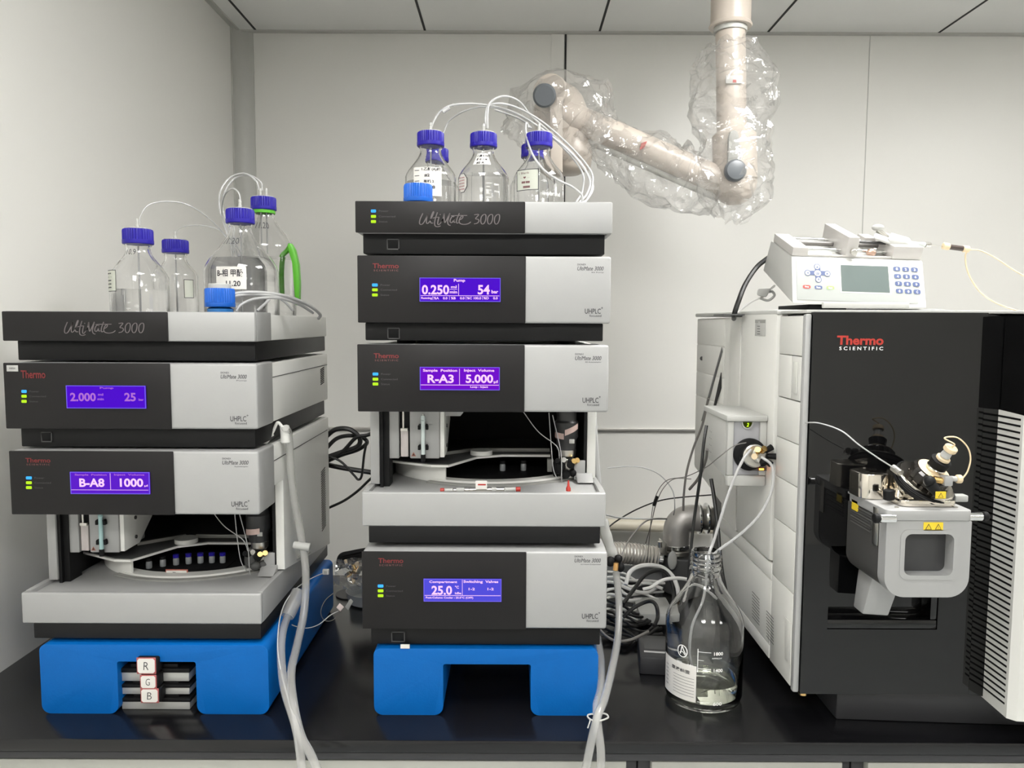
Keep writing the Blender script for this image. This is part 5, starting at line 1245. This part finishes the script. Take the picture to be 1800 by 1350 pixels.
pl = [
 ([(366, 548, 1.335), (382, 530, 1.34), (410, 517, 1.36), (450, 514, 1.38), (500, 520, 1.42), (540, 535, 1.48), (562, 552, 1.54), (560, 560, 1.56)], 'broadest of the white tubes arching over the front right of the left rack'),
 ([(376, 546, 1.34), (392, 528, 1.345), (430, 518, 1.37), (480, 520, 1.40), (520, 530, 1.45), (548, 548, 1.50)], 'white tube just inside the broadest arch on the left rack'),
 ([(415, 547, 1.35), (425, 535, 1.355), (450, 525, 1.37), (490, 524, 1.40), (525, 535, 1.46), (550, 550, 1.52)], 'white tube forming the small inner arch on the left rack'),
 ([(452, 546, 1.42), (470, 530, 1.44), (480, 520, 1.46), (500, 530, 1.48), (515, 546, 1.50)], 'short white tube standing up beside the large bottle on the left rack')]
for k, (pts, lab) in enumerate(pl): wire('drain_tube', pts, .0032 if k == 0 else .0025, TUBEWHITE, lab, 'tube')
# ---------------------------------------------------------------- waste hoses over the bench edge
t = thing('waste_hose', 'thick translucent hose running down the right side of the left stack', 'hose', at(530, 1000, 1.45))
MB().tube([at(*q) for q in ((502, 752, 1.40), (508, 770, 1.42), (513, 850, 1.43), (527, 930, 1.44), (537, 1000, 1.42), (535, 1070, 1.38), (523, 1130, 1.33), (512, 1180, 1.27), (515, 1230, 1.215), (528, 1290, 1.185), (548, 1330, 1.17), (566, 1375, 1.16))], .0072, 12).build('hose', TUBECLEAR, t)
MB().cyl(at(500, 748, 1.41), at(502, 778, 1.41), .0085, n=16, bev=.001).build('hose_fitting', GREY, t); MB().cyl(at(516, 958, 1.43), at(545, 962, 1.43), .0075, n=12, bev=.001).build('hose_fitting', WHITE, t)
t = thing('waste_hose', 'thick translucent hose with sleeve connector below the left autosampler, bulging left before crossing', 'hose', at(495, 1100, 1.4))
MB().tube([at(*q) for q in ((520, 1060, 1.42), (508, 1078, 1.39), (497, 1110, 1.335), (494, 1150, 1.30), (500, 1210, 1.235), (518, 1270, 1.19), (526, 1310, 1.175), (533, 1375, 1.16))], .0072, 12).build('hose', TUBECLEAR, t)
MB().cyl(at(505, 1084, 1.38), at(526, 1040, 1.42), .0125, .014, 20, .001).build('sleeve_connector', TUBECLEAR, t)
MB().tube([at(*q) for q in ((480, 763, 1.40), (470, 775, 1.395), (458, 788, 1.38), (440, 791, 1.36))], .0028, 8).build('side_lead', GREY, t)
wire('waste_tube', [(496, 750, 1.405), (488, 743, 1.405), (480, 758, 1.40), (470, 775, 1.385), (452, 786, 1.375), (436, 790, 1.37)], .0030, GREY, 'grey tube squeezed between two left stack modules at their right corner', 'tube')
t = thing('waste_hose', 'thick translucent hose falling in front right of the centre stack with tie around it', 'hose', at(1085, 1100, 1.35))
MB().tube([at(*q) for q in ((1083, 1005, 1.47), (1088, 1060, 1.44), (1086, 1120, 1.38), (1076, 1175, 1.31), (1062, 1230, 1.235), (1050, 1260, 1.20), (1036, 1320, 1.175), (1026, 1375, 1.165))], .0070, 12).build('hose', TUBECLEAR, t)
t2 = thing('waste_hose', 'translucent hose beside the right leg of the centre blue stand, tied to its neighbour', 'hose', at(1055, 1150, 1.35))
MB().tube([at(*q) for q in ((1050, 1120, 1.42), (1056, 1160, 1.36), (1056, 1210, 1.28), (1049, 1240, 1.23), (1051, 1275, 1.195), (1056, 1320, 1.175), (1056, 1375, 1.165))], .0070, 12).build('hose', TUBECLEAR, t2)
t = thing('cable_tie', 'white cable tie with loose tail binding the two hoses at the centre', 'cable tie', at(1052, 1262, 1.2))
p = at(1051, 1260, 1.205)
MB().tube([p+Vector((.017*cos(2*pi*k/16), .012*sin(2*pi*k/16), .001*sin(k))) for k in range(17)], .0014, 6).build('tie_loop', WHITE, t)
MB().tube([p+Vector((-.014, -.010, 0)), at(1037, 1268, 1.18), at(1033, 1280, 1.175)], .0011, 6).build('tie_tail', WHITE, t)
# hose and black fitting beside the column compartment
t = thing('wrapped_tube', 'white wrapped tube joint hanging at the right side of the centre stack', 'tube', at(1075, 960, 1.45))
MB().tube([at(*q) for q in ((1043, 724, 1.46), (1048, 800, 1.47), (1053, 860, 1.48), (1060, 920, 1.48))], .0058, 10).build('hose', TUBEWHITE, t)
MB().tube([at(*q) for q in ((1060, 915, 1.47), (1066, 940, 1.47), (1076, 972, 1.47), (1083, 990, 1.47))], lambda u: .0100+.0006*sin(u*22), 12).build('paper_wrap', WHITE, t)
t = thing('pipe_tee', 'black tee fitting with gold nut on the thick hose right of the centre stack', 'fitting', at(1082, 990, 1.46))
MB().sphere(at(1073, 987, 1.455), .010, (1, .8, 1)).build('tee_knob', MATBLACK, t); MB().sphere(at(1087, 982, 1.455), .008).build('tee_knob', MATBLACK, t); MB().sphere(at(1091, 997, 1.455), .0075, (1, 1, 1.3)).build('tee_knob', MATBLACK, t)
MB().cyl(at(1082, 1002, 1.45), at(1083, 989, 1.45), .005, n=12).build('gold_nut', mat('orange_gold', (.85, .48, .18), .3, .7), t)
wire('capillary', [(1068, 823, 1.75), (1100, 820, 1.75), (1130, 822, 1.75), (1160, 835, 1.75), (1182, 862, 1.75), (1186, 890, 1.75), (1184, 905, 1.8)], .0012, TUBEWHITE, 'white thin tube arching over the gap above the metal elbow', 'tube')
wire('capillary', [(1215, 842, 1.7), (1185, 842, 1.7), (1165, 860, 1.7), (1152, 890, 1.72), (1145, 920, 1.75), (1135, 955, 1.8)], .0010, CABLEGREY, 'thin grey tube with a dark marker sleeve hanging above the hose', 'tube')
t = MB().tube([at(1155, 872, 1.7), at(1152, 880, 1.7), at(1149, 889, 1.7)], .0035, 8).build('marker_sleeve', MATBLACK); tag(t, 'small dark marker sleeve on a thin tube left of the metal elbow', 'sleeve')
wire('signal_wire', [(1066, 930, 1.6), (1085, 915, 1.65), (1120, 895, 1.7), (1160, 880, 1.75), (1200, 874, 1.8), (1250, 870, 1.85)], .0016, CABLEBLACK, 'dark wire sweeping up from the centre stack to the metal elbow', 'cable')
wire('signal_wire', [(1066, 905, 1.6), (1090, 910, 1.65), (1130, 912, 1.7), (1172, 912, 1.75)], .0018, TUBEWHITE, 'pale wire lying level above the corrugated hose', 'cable')
wire('signal_wire', [(1092, 978, 1.5), (1105, 950, 1.55), (1130, 920, 1.6), (1150, 912, 1.65), (1172, 912, 1.7)], .0016, CABLEGREY, 'grey wire bowed from the black tee fitting to the right', 'cable')
wire('signal_wire', [(1245, 700, 1.75), (1235, 745, 1.78), (1218, 790, 1.8), (1207, 830, 1.8), (1202, 870, 1.8), (1201, 898, 1.8)], .0028, CABLEGREY, 'grey cable running down past the valve box to the elbow', 'cable')
wire('signal_wire', [(1242, 748, 1.48), (1237, 780, 1.47), (1232, 830, 1.47), (1222, 900, 1.50), (1216, 950, 1.5), (1212, 1000, 1.5), (1210, 1020, 1.5)], .0032, CABLEBLACK, 'black cable dropping in front of the metal elbow', 'cable')
wire('signal_wire', [(1243, 790, 1.475), (1240, 810, 1.5), (1228, 840, 1.58), (1212, 860, 1.62)], .0030, CABLEGREY, 'short grey ribbon cable hanging left of the valve box', 'cable')
wire('support_strap', [(1250, 842, 1.60), (1256, 880, 1.58), (1262, 930, 1.56), (1266, 980, 1.54), (1270, 1010, 1.53), (1276, 1040, 1.52)], .0042, CABLEBLACK, 'thick black cable running down behind the neck of the open bottle', 'cable')
# ---------------------------------------------------------------- vacuum pipework behind
YV = 1.93
t = thing('vacuum_elbow', 'large cast metal vacuum elbow with clamps entering the grey instrument', 'pipe', at(1195, 990, YV))
MB().tube([at(*q) for q in ((1189, 962, YV), (1189, 945, YV), (1191, 926, YV), (1200, 915, YV), (1214, 911, YV), (1228, 911, YV))], .034, 24, 10).build('elbow', ALU, t, 60)
MB().cyl(at(1228, 911, YV), at(1252, 911, YV), .030, n=28).build('flange_pipe', STEEL, t)
for a, b in ((1226, 1231), (1240, 1244)): MB().cyl(at(a, 911, YV), at(b, 911, YV), .040, n=28, bev=.002).build('pipe_clamp', CHROME, t)
MB().cyl(at(1188, 963, YV), at(1188, 971, YV), .042, n=32, bev=.002).build('flange', STEEL, t)
MB().cyl(at(1188, 955, YV), at(1188, 962, YV), .036, n=28, bev=.001).build('flange', CHROME, t)
MB().hexa([at(1160, 972, YV-.05), at(1172, 976, YV-.05), at(1172, 976, YV-.02), at(1160, 972, YV-.02), at(1158, 945, YV-.05), at(1172, 955, YV-.05), at(1172, 955, YV-.02), at(1158, 945, YV-.02)], .002).build('wing_clamp', STEEL, t)
MB().cyl(at(1160, 962, YV-.06), at(1160, 952, YV-.06), .006, n=10).build('wing_nut', STEEL, t)
t = thing('turbo_body', 'dark metal pump body standing under the metal elbow', 'pump', at(1190, 1005, YV))
pz = at(1190, 972, YV)
MB().cyl((pz.x+.012, YV, BZ+.0005), (pz.x+.012, YV, pz.z-.004), .048, n=32, bev=.003).build('pump_body', DARKGREY, t); MB().sphere(at(1182, 985, YV-.055), .012, (1, .4, 2.0)).build('handle_tab', WHITE, t)
t = thing('corrugated_hose', 'clear wire-wound corrugated hose lying behind the cable tangle', 'hose', at(1130, 978, YV))
hp_ = catmull([at(*q) for q in ((1074, 972, YV-.02), (1100, 972, YV-.01), (1130, 976, YV), (1162, 980, YV))], 10)
MB().tube(hp_, .026, 20, raw=True).build('hose_wall', mat('smoky_hose', (.60, .56, .51), .3, 0, .1), t, 60)
for k in range(1, len(hp_)-1, 2):
    d = (hp_[k+1]-hp_[k]).normalized(); U = d.orthogonal().normalized(); V_ = d.cross(U)
    MB().tube([hp_[k]+(U*cos(a/16*2*pi)+V_*sin(a/16*2*pi))*.0268 for a in range(17)], .0016, 5, raw=True).build('wire_ring', STEEL, t)
MB().cyl(at(1155, 979, YV), at(1163, 980, YV), .030, n=24, bev=.001).build('hose_clamp', CHROME, t)
p0 = at(1065, 922, WY-.06); p1 = at(1260, 928, WY-.06)
tag(MB().cyl(p0, p1, .022, n=24).build('wall_pipe', mat('beige_pipe', (.62, .57, .46), .4)), 'thick beige pipe running level along the back wall near the metal elbow', 'pipe')
MB_ = MB().box(at(1040, 1000, 2.0).x, at(1300, 1000, 2.0).x, 1.985, 2.035, BZ+.0004, zz(990, 2.0, 1120), .003)
tag(MB_.build('rear_trunking', mat('trunking_grey', (.40, .41, .41), .5)), 'low grey trunking box along the bench back edge behind the cables', 'trunking')
# ---------------------------------------------------------------- cable tangle
def oz(px, py, h=.004): p = onz(px, py, BZ+h); return p
def cab(name, pts, r, m, label, group=None):
    P = []
    for px, py, h in pts: P.append(onz(px, py, BZ+max(h, r+.0004)))
    return tag(MB().tube(P, r, 8).build(name, m), label, 'cable', group)
rnd = random.Random(4)
WG = 'white cables heaped behind the centre stack'; BG = 'black cables coiled behind the centre stack'
wl = 'white cable in the heap between the centre stack and the glass bottle'; bl = 'black cable coiled on the bench between the centre stack and the black power brick'
for k in range(13):
    y = 1012+k*6+rnd.uniform(-4, 4); h = .075-.005*k
    pts = [(1052, y+rnd.uniform(-8, 8), h), (1080+rnd.uniform(-6, 6), y-4, h+.006), (1104+rnd.uniform(-8, 8), y+4+rnd.uniform(-6, 8), h), (1130+rnd.uniform(-8, 8), y+10+rnd.uniform(-8, 6), h-.012), (1160+rnd.uniform(-6, 12), y+14+rnd.uniform(-14, 6), max(.006, h-.02))]
    cab('white_cable', pts, rnd.choice((.0028, .0033, .004)), CABLEWHITE, wl, WG)
for k in range(12):
    y = 1062+k*5.5+rnd.uniform(-4, 4); h = max(.006, .045-.003*k)
    pts = [(1048, y-8+rnd.uniform(-8, 8), h), (1075, y+rnd.uniform(-8, 8), h), (1100+rnd.uniform(-6, 6), y+8+rnd.uniform(-8, 10), h), (1130+rnd.uniform(-8, 8), y+12+rnd.uniform(-16, 8), h*.7), (1158+rnd.uniform(-8, 10), y+rnd.uniform(-24, 6), h*.6)]
    cab('black_cable', pts, rnd.choice((.003, .0036, .0042)), CABLEBLACK, bl, BG)
wire('white_cable', [(1100, 1028, 1.70), (1108, 1005, 1.72), (1130, 994, 1.74), (1160, 996, 1.76), (1180, 1010, 1.76), (1190, 1030, 1.74), (1193, 1050, 1.7)], .0050, CABLEWHITE, 'thickest white cable arching above the tangle beside the bottle shoulder')
wire('black_cable', [(1095, 1062, 1.60), (1115, 1035, 1.66), (1135, 1010, 1.70), (1160, 1002, 1.72), (1176, 1014, 1.72), (1184, 1040, 1.70), (1184, 1060, 1.66)], .0045, CABLEBLACK, 'black cable arching directly under the thick white arch beside the bottle')
wire('white_cable', [(1130, 1036, 1.66), (1145, 1032, 1.66), (1160, 1022, 1.67), (1178, 1017, 1.68), (1205, 1018, 1.70), (1235, 1030, 1.72), (1265, 1050, 1.72)], .0040, CABLEWHITE, 'white cable rising gently toward the bottle neck')
wire('black_cable', [(1095, 1085, 1.56), (1112, 1070, 1.56), (1130, 1060, 1.56), (1145, 1057, 1.55), (1154, 1066, 1.53), (1156, 1085, 1.52), (1150, 1100, 1.50)], .0040, CABLEBLACK, 'small black cable hook over the white box')
wire('grey_cable', [(1055, 1108, 1.52), (1068, 1120, 1.50), (1085, 1127, 1.49), (1110, 1124, 1.49), (1140, 1110, 1.52)], .0028, CABLEGREY, 'grey cable curving on the bench in front of the coil')
t = thing('router_box', 'low white plastic box among the cables beside the bottle', 'box', onz(1165, 1065, BZ))
a, b = at(1127, 1060, 1.66), at(1190, 1060, 1.66)
MB().box(a.x, b.x, 1.67, 1.78, BZ+.012, BZ+.038, .004).build('box_body', WHITE, t)
MB().box(a.x+.01, b.x-.01, 1.68, 1.77, BZ+.0003, BZ+.0118).build('box_feet', MATBLACK, t)
t = thing('power_brick', 'black power brick with worn label lying left of the glass bottle', 'power adapter', onz(1160, 1170, BZ))
f0, f1 = onz(1124, 1186, BZ), onz(1196, 1190, BZ)
d_ = Vector((.12, .99, 0))
bx = (f1-f0); hgt = .036
P = [f0, f1, f1+d_*.11, f0+d_*.11]; P = [Vector((p.x, p.y, BZ+.0004)) for p in P]
MB().hexa(P+[p+Vector((0, 0, hgt)) for p in P], .004).build('brick_body', BLACKPAINT, t)
def tp(u, v): return P[0]*(1-u)*(1-v)+P[1]*u*(1-v)+P[2]*u*v+P[3]*(1-u)*v+Vector((0, 0, hgt+.0003))
MB().quad(tp(.14, .35), tp(.95, .35), tp(.95, .82), tp(.14, .82)).build('brick_label', DARKGREY, t, 0); MB().quad(tp(.12, .20), tp(.9, .18), tp(.9, .25), tp(.12, .27)).build('white_strip', mat('strip_grey', (.5, .5, .49), .5), t, 0)
# black cables left of the centre stack
bk = [([(570, 770, 1.85), (590, 755, 1.85), (615, 755, 1.85), (632, 770, 1.85), (628, 785, 1.85), (600, 795, 1.85), (572, 805, 1.85)], .006, 'black power cable forming the upper loop between the stacks'),
 ([(572, 790, 1.86), (590, 772, 1.86), (610, 766, 1.86), (635, 768, 1.86), (645, 778, 1.86), (630, 790, 1.86), (600, 800, 1.86), (572, 812, 1.86)], .005, 'black power cable forming the lower loop between the stacks'),
 ([(570, 806, 1.84), (600, 795, 1.84), (625, 770, 1.84), (645, 765, 1.84), (660, 760, 1.84)], .0045, 'black cable crossing through both loops between the stacks'),
 ([(570, 816, 1.88), (605, 823, 1.88), (650, 830, 1.88), (680, 834, 1.88)], .0062, 'thick straight black cable under the loops between the stacks'),
 ([(645, 775, 1.82), (640, 800, 1.82), (636, 835, 1.82), (630, 843, 1.82), (622, 835, 1.82), (600, 812, 1.82), (575, 800, 1.82)], .003, 'thin dark cable hanging in a narrow hook between the stacks'),
 ([(575, 894, 1.87), (605, 880, 1.87), (630, 862, 1.87), (650, 843, 1.87), (670, 828, 1.87)], .0033, 'thin black cable rising right, lowest between the stacks')]
for pts, r, lab in bk: wire('power_cable', pts, r, CABLEBLACK, lab)
# parts tray between the stacks
t = thing('parts_bag', 'open clear bag of brass and metal fittings in a black tray between the stacks', 'bag', onz(625, 1045, BZ))
Yq = 1.72
MB().hexa([at(594, 1000, Yq), at(660, 990, Yq), at(660, 990, Yq+.15), at(596, 1000, Yq+.1), at(594, 978, Yq+.02), at(660, 962, Yq+.02), at(660, 962, Yq+.16), at(604, 974, Yq+.12)], .004).build('black_tray', MATBLACK, t)
MB().tube([at(594, 1000, Yq-.005), at(599, 978, Yq-.005), at(618, 972, Yq-.005), at(650, 966, Yq-.005)], .006, 8).build('tray_rim', MATBLACK, t)
rb = random.Random(9)
for k in range(22):
    px, py = rb.uniform(600, 640), rb.uniform(990, 1032); px = max(px, 600+(1015-py)*.4)
    p = at(px, py, Yq-.012-rb.uniform(0, .02)); d = Vector((rb.uniform(-1, 1), rb.uniform(-.5, .5), rb.uniform(-1, 1))).normalized()
    MB().cyl(p, p+d*rb.uniform(.008, .018), rb.uniform(.003, .006), n=8, bev=.0008).build('metal_fitting', rb.choice((BRASS, STEEL, PEEK, STEEL)), t)
mb = MB(); vs = []; fs = []; nn = 9
for i in range(nn):
    for j in range(nn):
        u_, v_ = i/(nn-1), j/(nn-1); px = 588+u_*62; py = 985+v_*52-8*u_*(1-v_)
        vs.append(at(px+rb.uniform(-2, 2), py+rb.uniform(-2, 2), Yq-.035+rb.uniform(-.006, .006)))
for i in range(nn-1):
    for j in range(nn-1): a = i*nn+j; fs += [(a, a+1, a+nn+1), (a, a+nn+1, a+nn)]
mb.add(vs, fs).build('clear_bag', FILM, t, 20)
t = thing('round_dish', 'pale grey round plastic dish under the bag of fittings between the stacks', 'dish', onz(640, 1058, BZ))
pc = onz(650, 1050, BZ+.01)
MB().lathe([(.001, .006), (.048, .006), (.056, .03), (.058, .030), (.051, .003), (.046, .0004), (.001, .0004)], (pc.x, pc.y, BZ), n=40, closed=False).build('dish_body', mat('pale_grey_plastic', (.42, .44, .45), .4), t, 40)
MB().lathe([(.001, .0004), (.04, .0004), (.04, .002), (.001, .002)], (pc.x-.055, pc.y+.05, BZ), n=28, closed=False).build('dish_lid', DARKGREY, t)
t = thing('tagged_plug', 'small pinkish plug with grey clip at the end of a thin wire between the stacks', 'plug', at(605, 1072, 1.50))
MB().hexa([at(591, 1068, 1.50), at(598, 1075, 1.50), at(598, 1075, 1.51), at(591, 1068, 1.51), at(597, 1060, 1.50), at(605, 1067, 1.50), at(605, 1067, 1.51), at(597, 1060, 1.51)], .001).build('plug_body', mat('pale_pink', (.8, .68, .64), .5), t)
MB().hexa([at(606, 1067, 1.50), at(612, 1073, 1.50), at(612, 1073, 1.508), at(606, 1067, 1.508), at(616, 1052, 1.50), at(621, 1057, 1.50), at(621, 1057, 1.508), at(616, 1052, 1.508)], .001).build('grey_clip', MIDGREY, t)
wire('thin_wire', [(595, 1074, 1.505), (580, 1082, 1.49), (560, 1098, 1.47), (540, 1104, 1.45), (520, 1101, 1.44), (507, 1095, 1.44)], .0010, TUBEWHITE, 'thin white wire from the pink plug to the sleeve connector', 'wire')
wire('thin_wire', [(600, 1074, 1.51), (585, 1090, 1.51), (570, 1090, 1.51), (564, 1075, 1.51), (572, 1055, 1.52), (590, 1040, 1.54)], .0008, CABLEGREY, 'thin grey wire looping around the pink plug', 'wire')
wire('thin_wire', [(575, 1005, 1.55), (545, 1018, 1.50), (515, 1040, 1.42), (495, 1075, 1.36), (488, 1130, 1.30), (494, 1180, 1.26), (512, 1250, 1.20), (520, 1300, 1.18), (528, 1375, 1.165)], .0011, TUBEWHITE, 'long thin white wire arching left of the two left hoses', 'wire')
t = thing('tube_clip', 'small white square clip on the thin wire in front of the rear blue corner', 'clip', at(572, 1005, 1.54))
MB().box(at(567, 1005, 1.54).x, at(578, 1005, 1.54).x, 1.538, 1.545, zz(1010, 1.54, 572), zz(1001, 1.54, 572), .001).build('clip_body', WHITE, t)
MB().box(at(569.5, 1005, 1.54).x, at(575, 1005, 1.54).x, 1.5372, 1.5379, zz(1008, 1.54, 572), zz(1003, 1.54, 572)).build('clip_window', MIDGREY, t)
# ---------------------------------------------------------------- lettered sample racks under the left stand
Yr = YL+.027
for k, (py0, py1, L_, sx) in enumerate(((1168, 1198, 'R', 0), (1198, 1221, 'G', 3), (1221, 1246, 'B', 5))):
    x0, x1, z0, z1 = rect(209+sx, py0, 332+sx*.3, py1-.6, Yr)
    if k == 2: z0 = BZ+.0004
    t = thing('sample_rack', 'sample rack with card reading %s, %s of three under the left stand' % (L_, ('topmost', 'middle one', 'lowest')[k]), 'rack', ((x0+x1)/2, Yr+.05, z0))
    zm = z0+(z1-z0)*.52
    MB().box(x0, x1, Yr, Yr+.12, z0, zm, .001).build('silver_base', mat('satin_plate', (.5, .5, .48), .35, .4), t)
    zl2 = (z1-zm); mb = MB().box(x0-.002, x1+.002, Yr-.002, Yr+.118, zm+.0003, zm+zl2*.55, .001)
    mb.build('black_top', MATBLACK, t)
    MB().box(x0+.02, x1-.02, Yr+.002, Yr+.1, zm+zl2*.55+.0003, z1, .001).build('black_lid', MATBLACK, t)
    cx_ = 257+3*k; cy_ = (1171, 1200, 1224)[k]
    a, b, c, d = rect(cx_-(17, 14, 16)[k], cy_-15+(0, 1.5, 1)[k], cx_+(17, 15, 16)[k], cy_+(14, 11, 12)[k], Yr-.025)
    MB().box(a-.001, b+.003, Yr-.0235, Yr-.0022, c+.001, d-.001, .003).build('card_block', MATBLACK, t)
    cd = MB().box(a, b, Yr-.025, Yr-.0238, c, d, .0005).build('card', mat('card_red', (.40, .10, .10), .5), t)
    MB().prism([(a+.0018+u_*(b-a-.0036), Yr-.0256, c+.0018+v_*(d-c-.0036)) for u_, v_ in ((.1, 0), (.9, 0), (1, .12), (1, .88), (.9, 1), (.1, 1), (0, .88), (0, .12))], (0, .0005, 0)).build('card_face', PAPER, cd, 0)
    w_ = (b-a)
    MB().text(L_, ((a+w_*.36, Yr-.0259, c+(d-c)*.26), (1, 0, 0), (0, 0, 1)), w_*.26, (d-c)*.48, -.01, .1).build('card_letter', INK, cd, 0)
# column resting in the centre autosampler tray and its tag, red tip
zt_ = TRC[3]
Yc = YF+.048
p0, p1 = at(774, 862, Yc), at(915, 860, Yc)
t = thing('hplc_column', 'slim white chromatography column with red end plugs lying in the centre autosampler tray', 'column', ((p0.x+p1.x)/2, Yc, p0.z))
def seg(u0, u1, r, name, m): MB().cyl(p0.lerp(p1, u0), p0.lerp(p1, u1), r, n=16, bev=.0005).build(name, m, t)
seg(0, .05, .0042, 'end_plug', BRIGHTRED); seg(.052, .16, .0038, 'end_nut', WHITE); seg(.162, .20, .0028, 'neck', STEEL); seg(.202, .30, .0045, 'body', WHITE); seg(.302, .36, .0036, 'coupling', STEEL); seg(.362, .80, .0034, 'barrel', STEEL); seg(.64, .7, .0044, 'coupling', WHITE); seg(.802, .94, .0040, 'end_nut', WHITE); seg(.942, 1, .0043, 'end_plug', BRIGHTRED)
a, b, c, d = rect(836, 845, 856, 860, Yc-.006)
tg = MB().box(a, b, Yc-.0062, Yc-.0056, c, d).build('hang_tag', PAPER, t, 0); MB().box(a+.004, b-.002, Yc-.0066, Yc-.0063, c+.007, c+.0095).build('tag_print', BRIGHTRED, tg, 0)
q = at(999, 862, Yc)
t = thing('red_tip', 'small bright red plug standing in the tray below the needle of the centre autosampler', 'plug', q)
MB().lathe([(.0042, -.001), (.0042, .0035), (.0036, .005), (.0022, .008), (.0012, .018)], q, n=14).build('plug_body', BRIGHTRED, t)
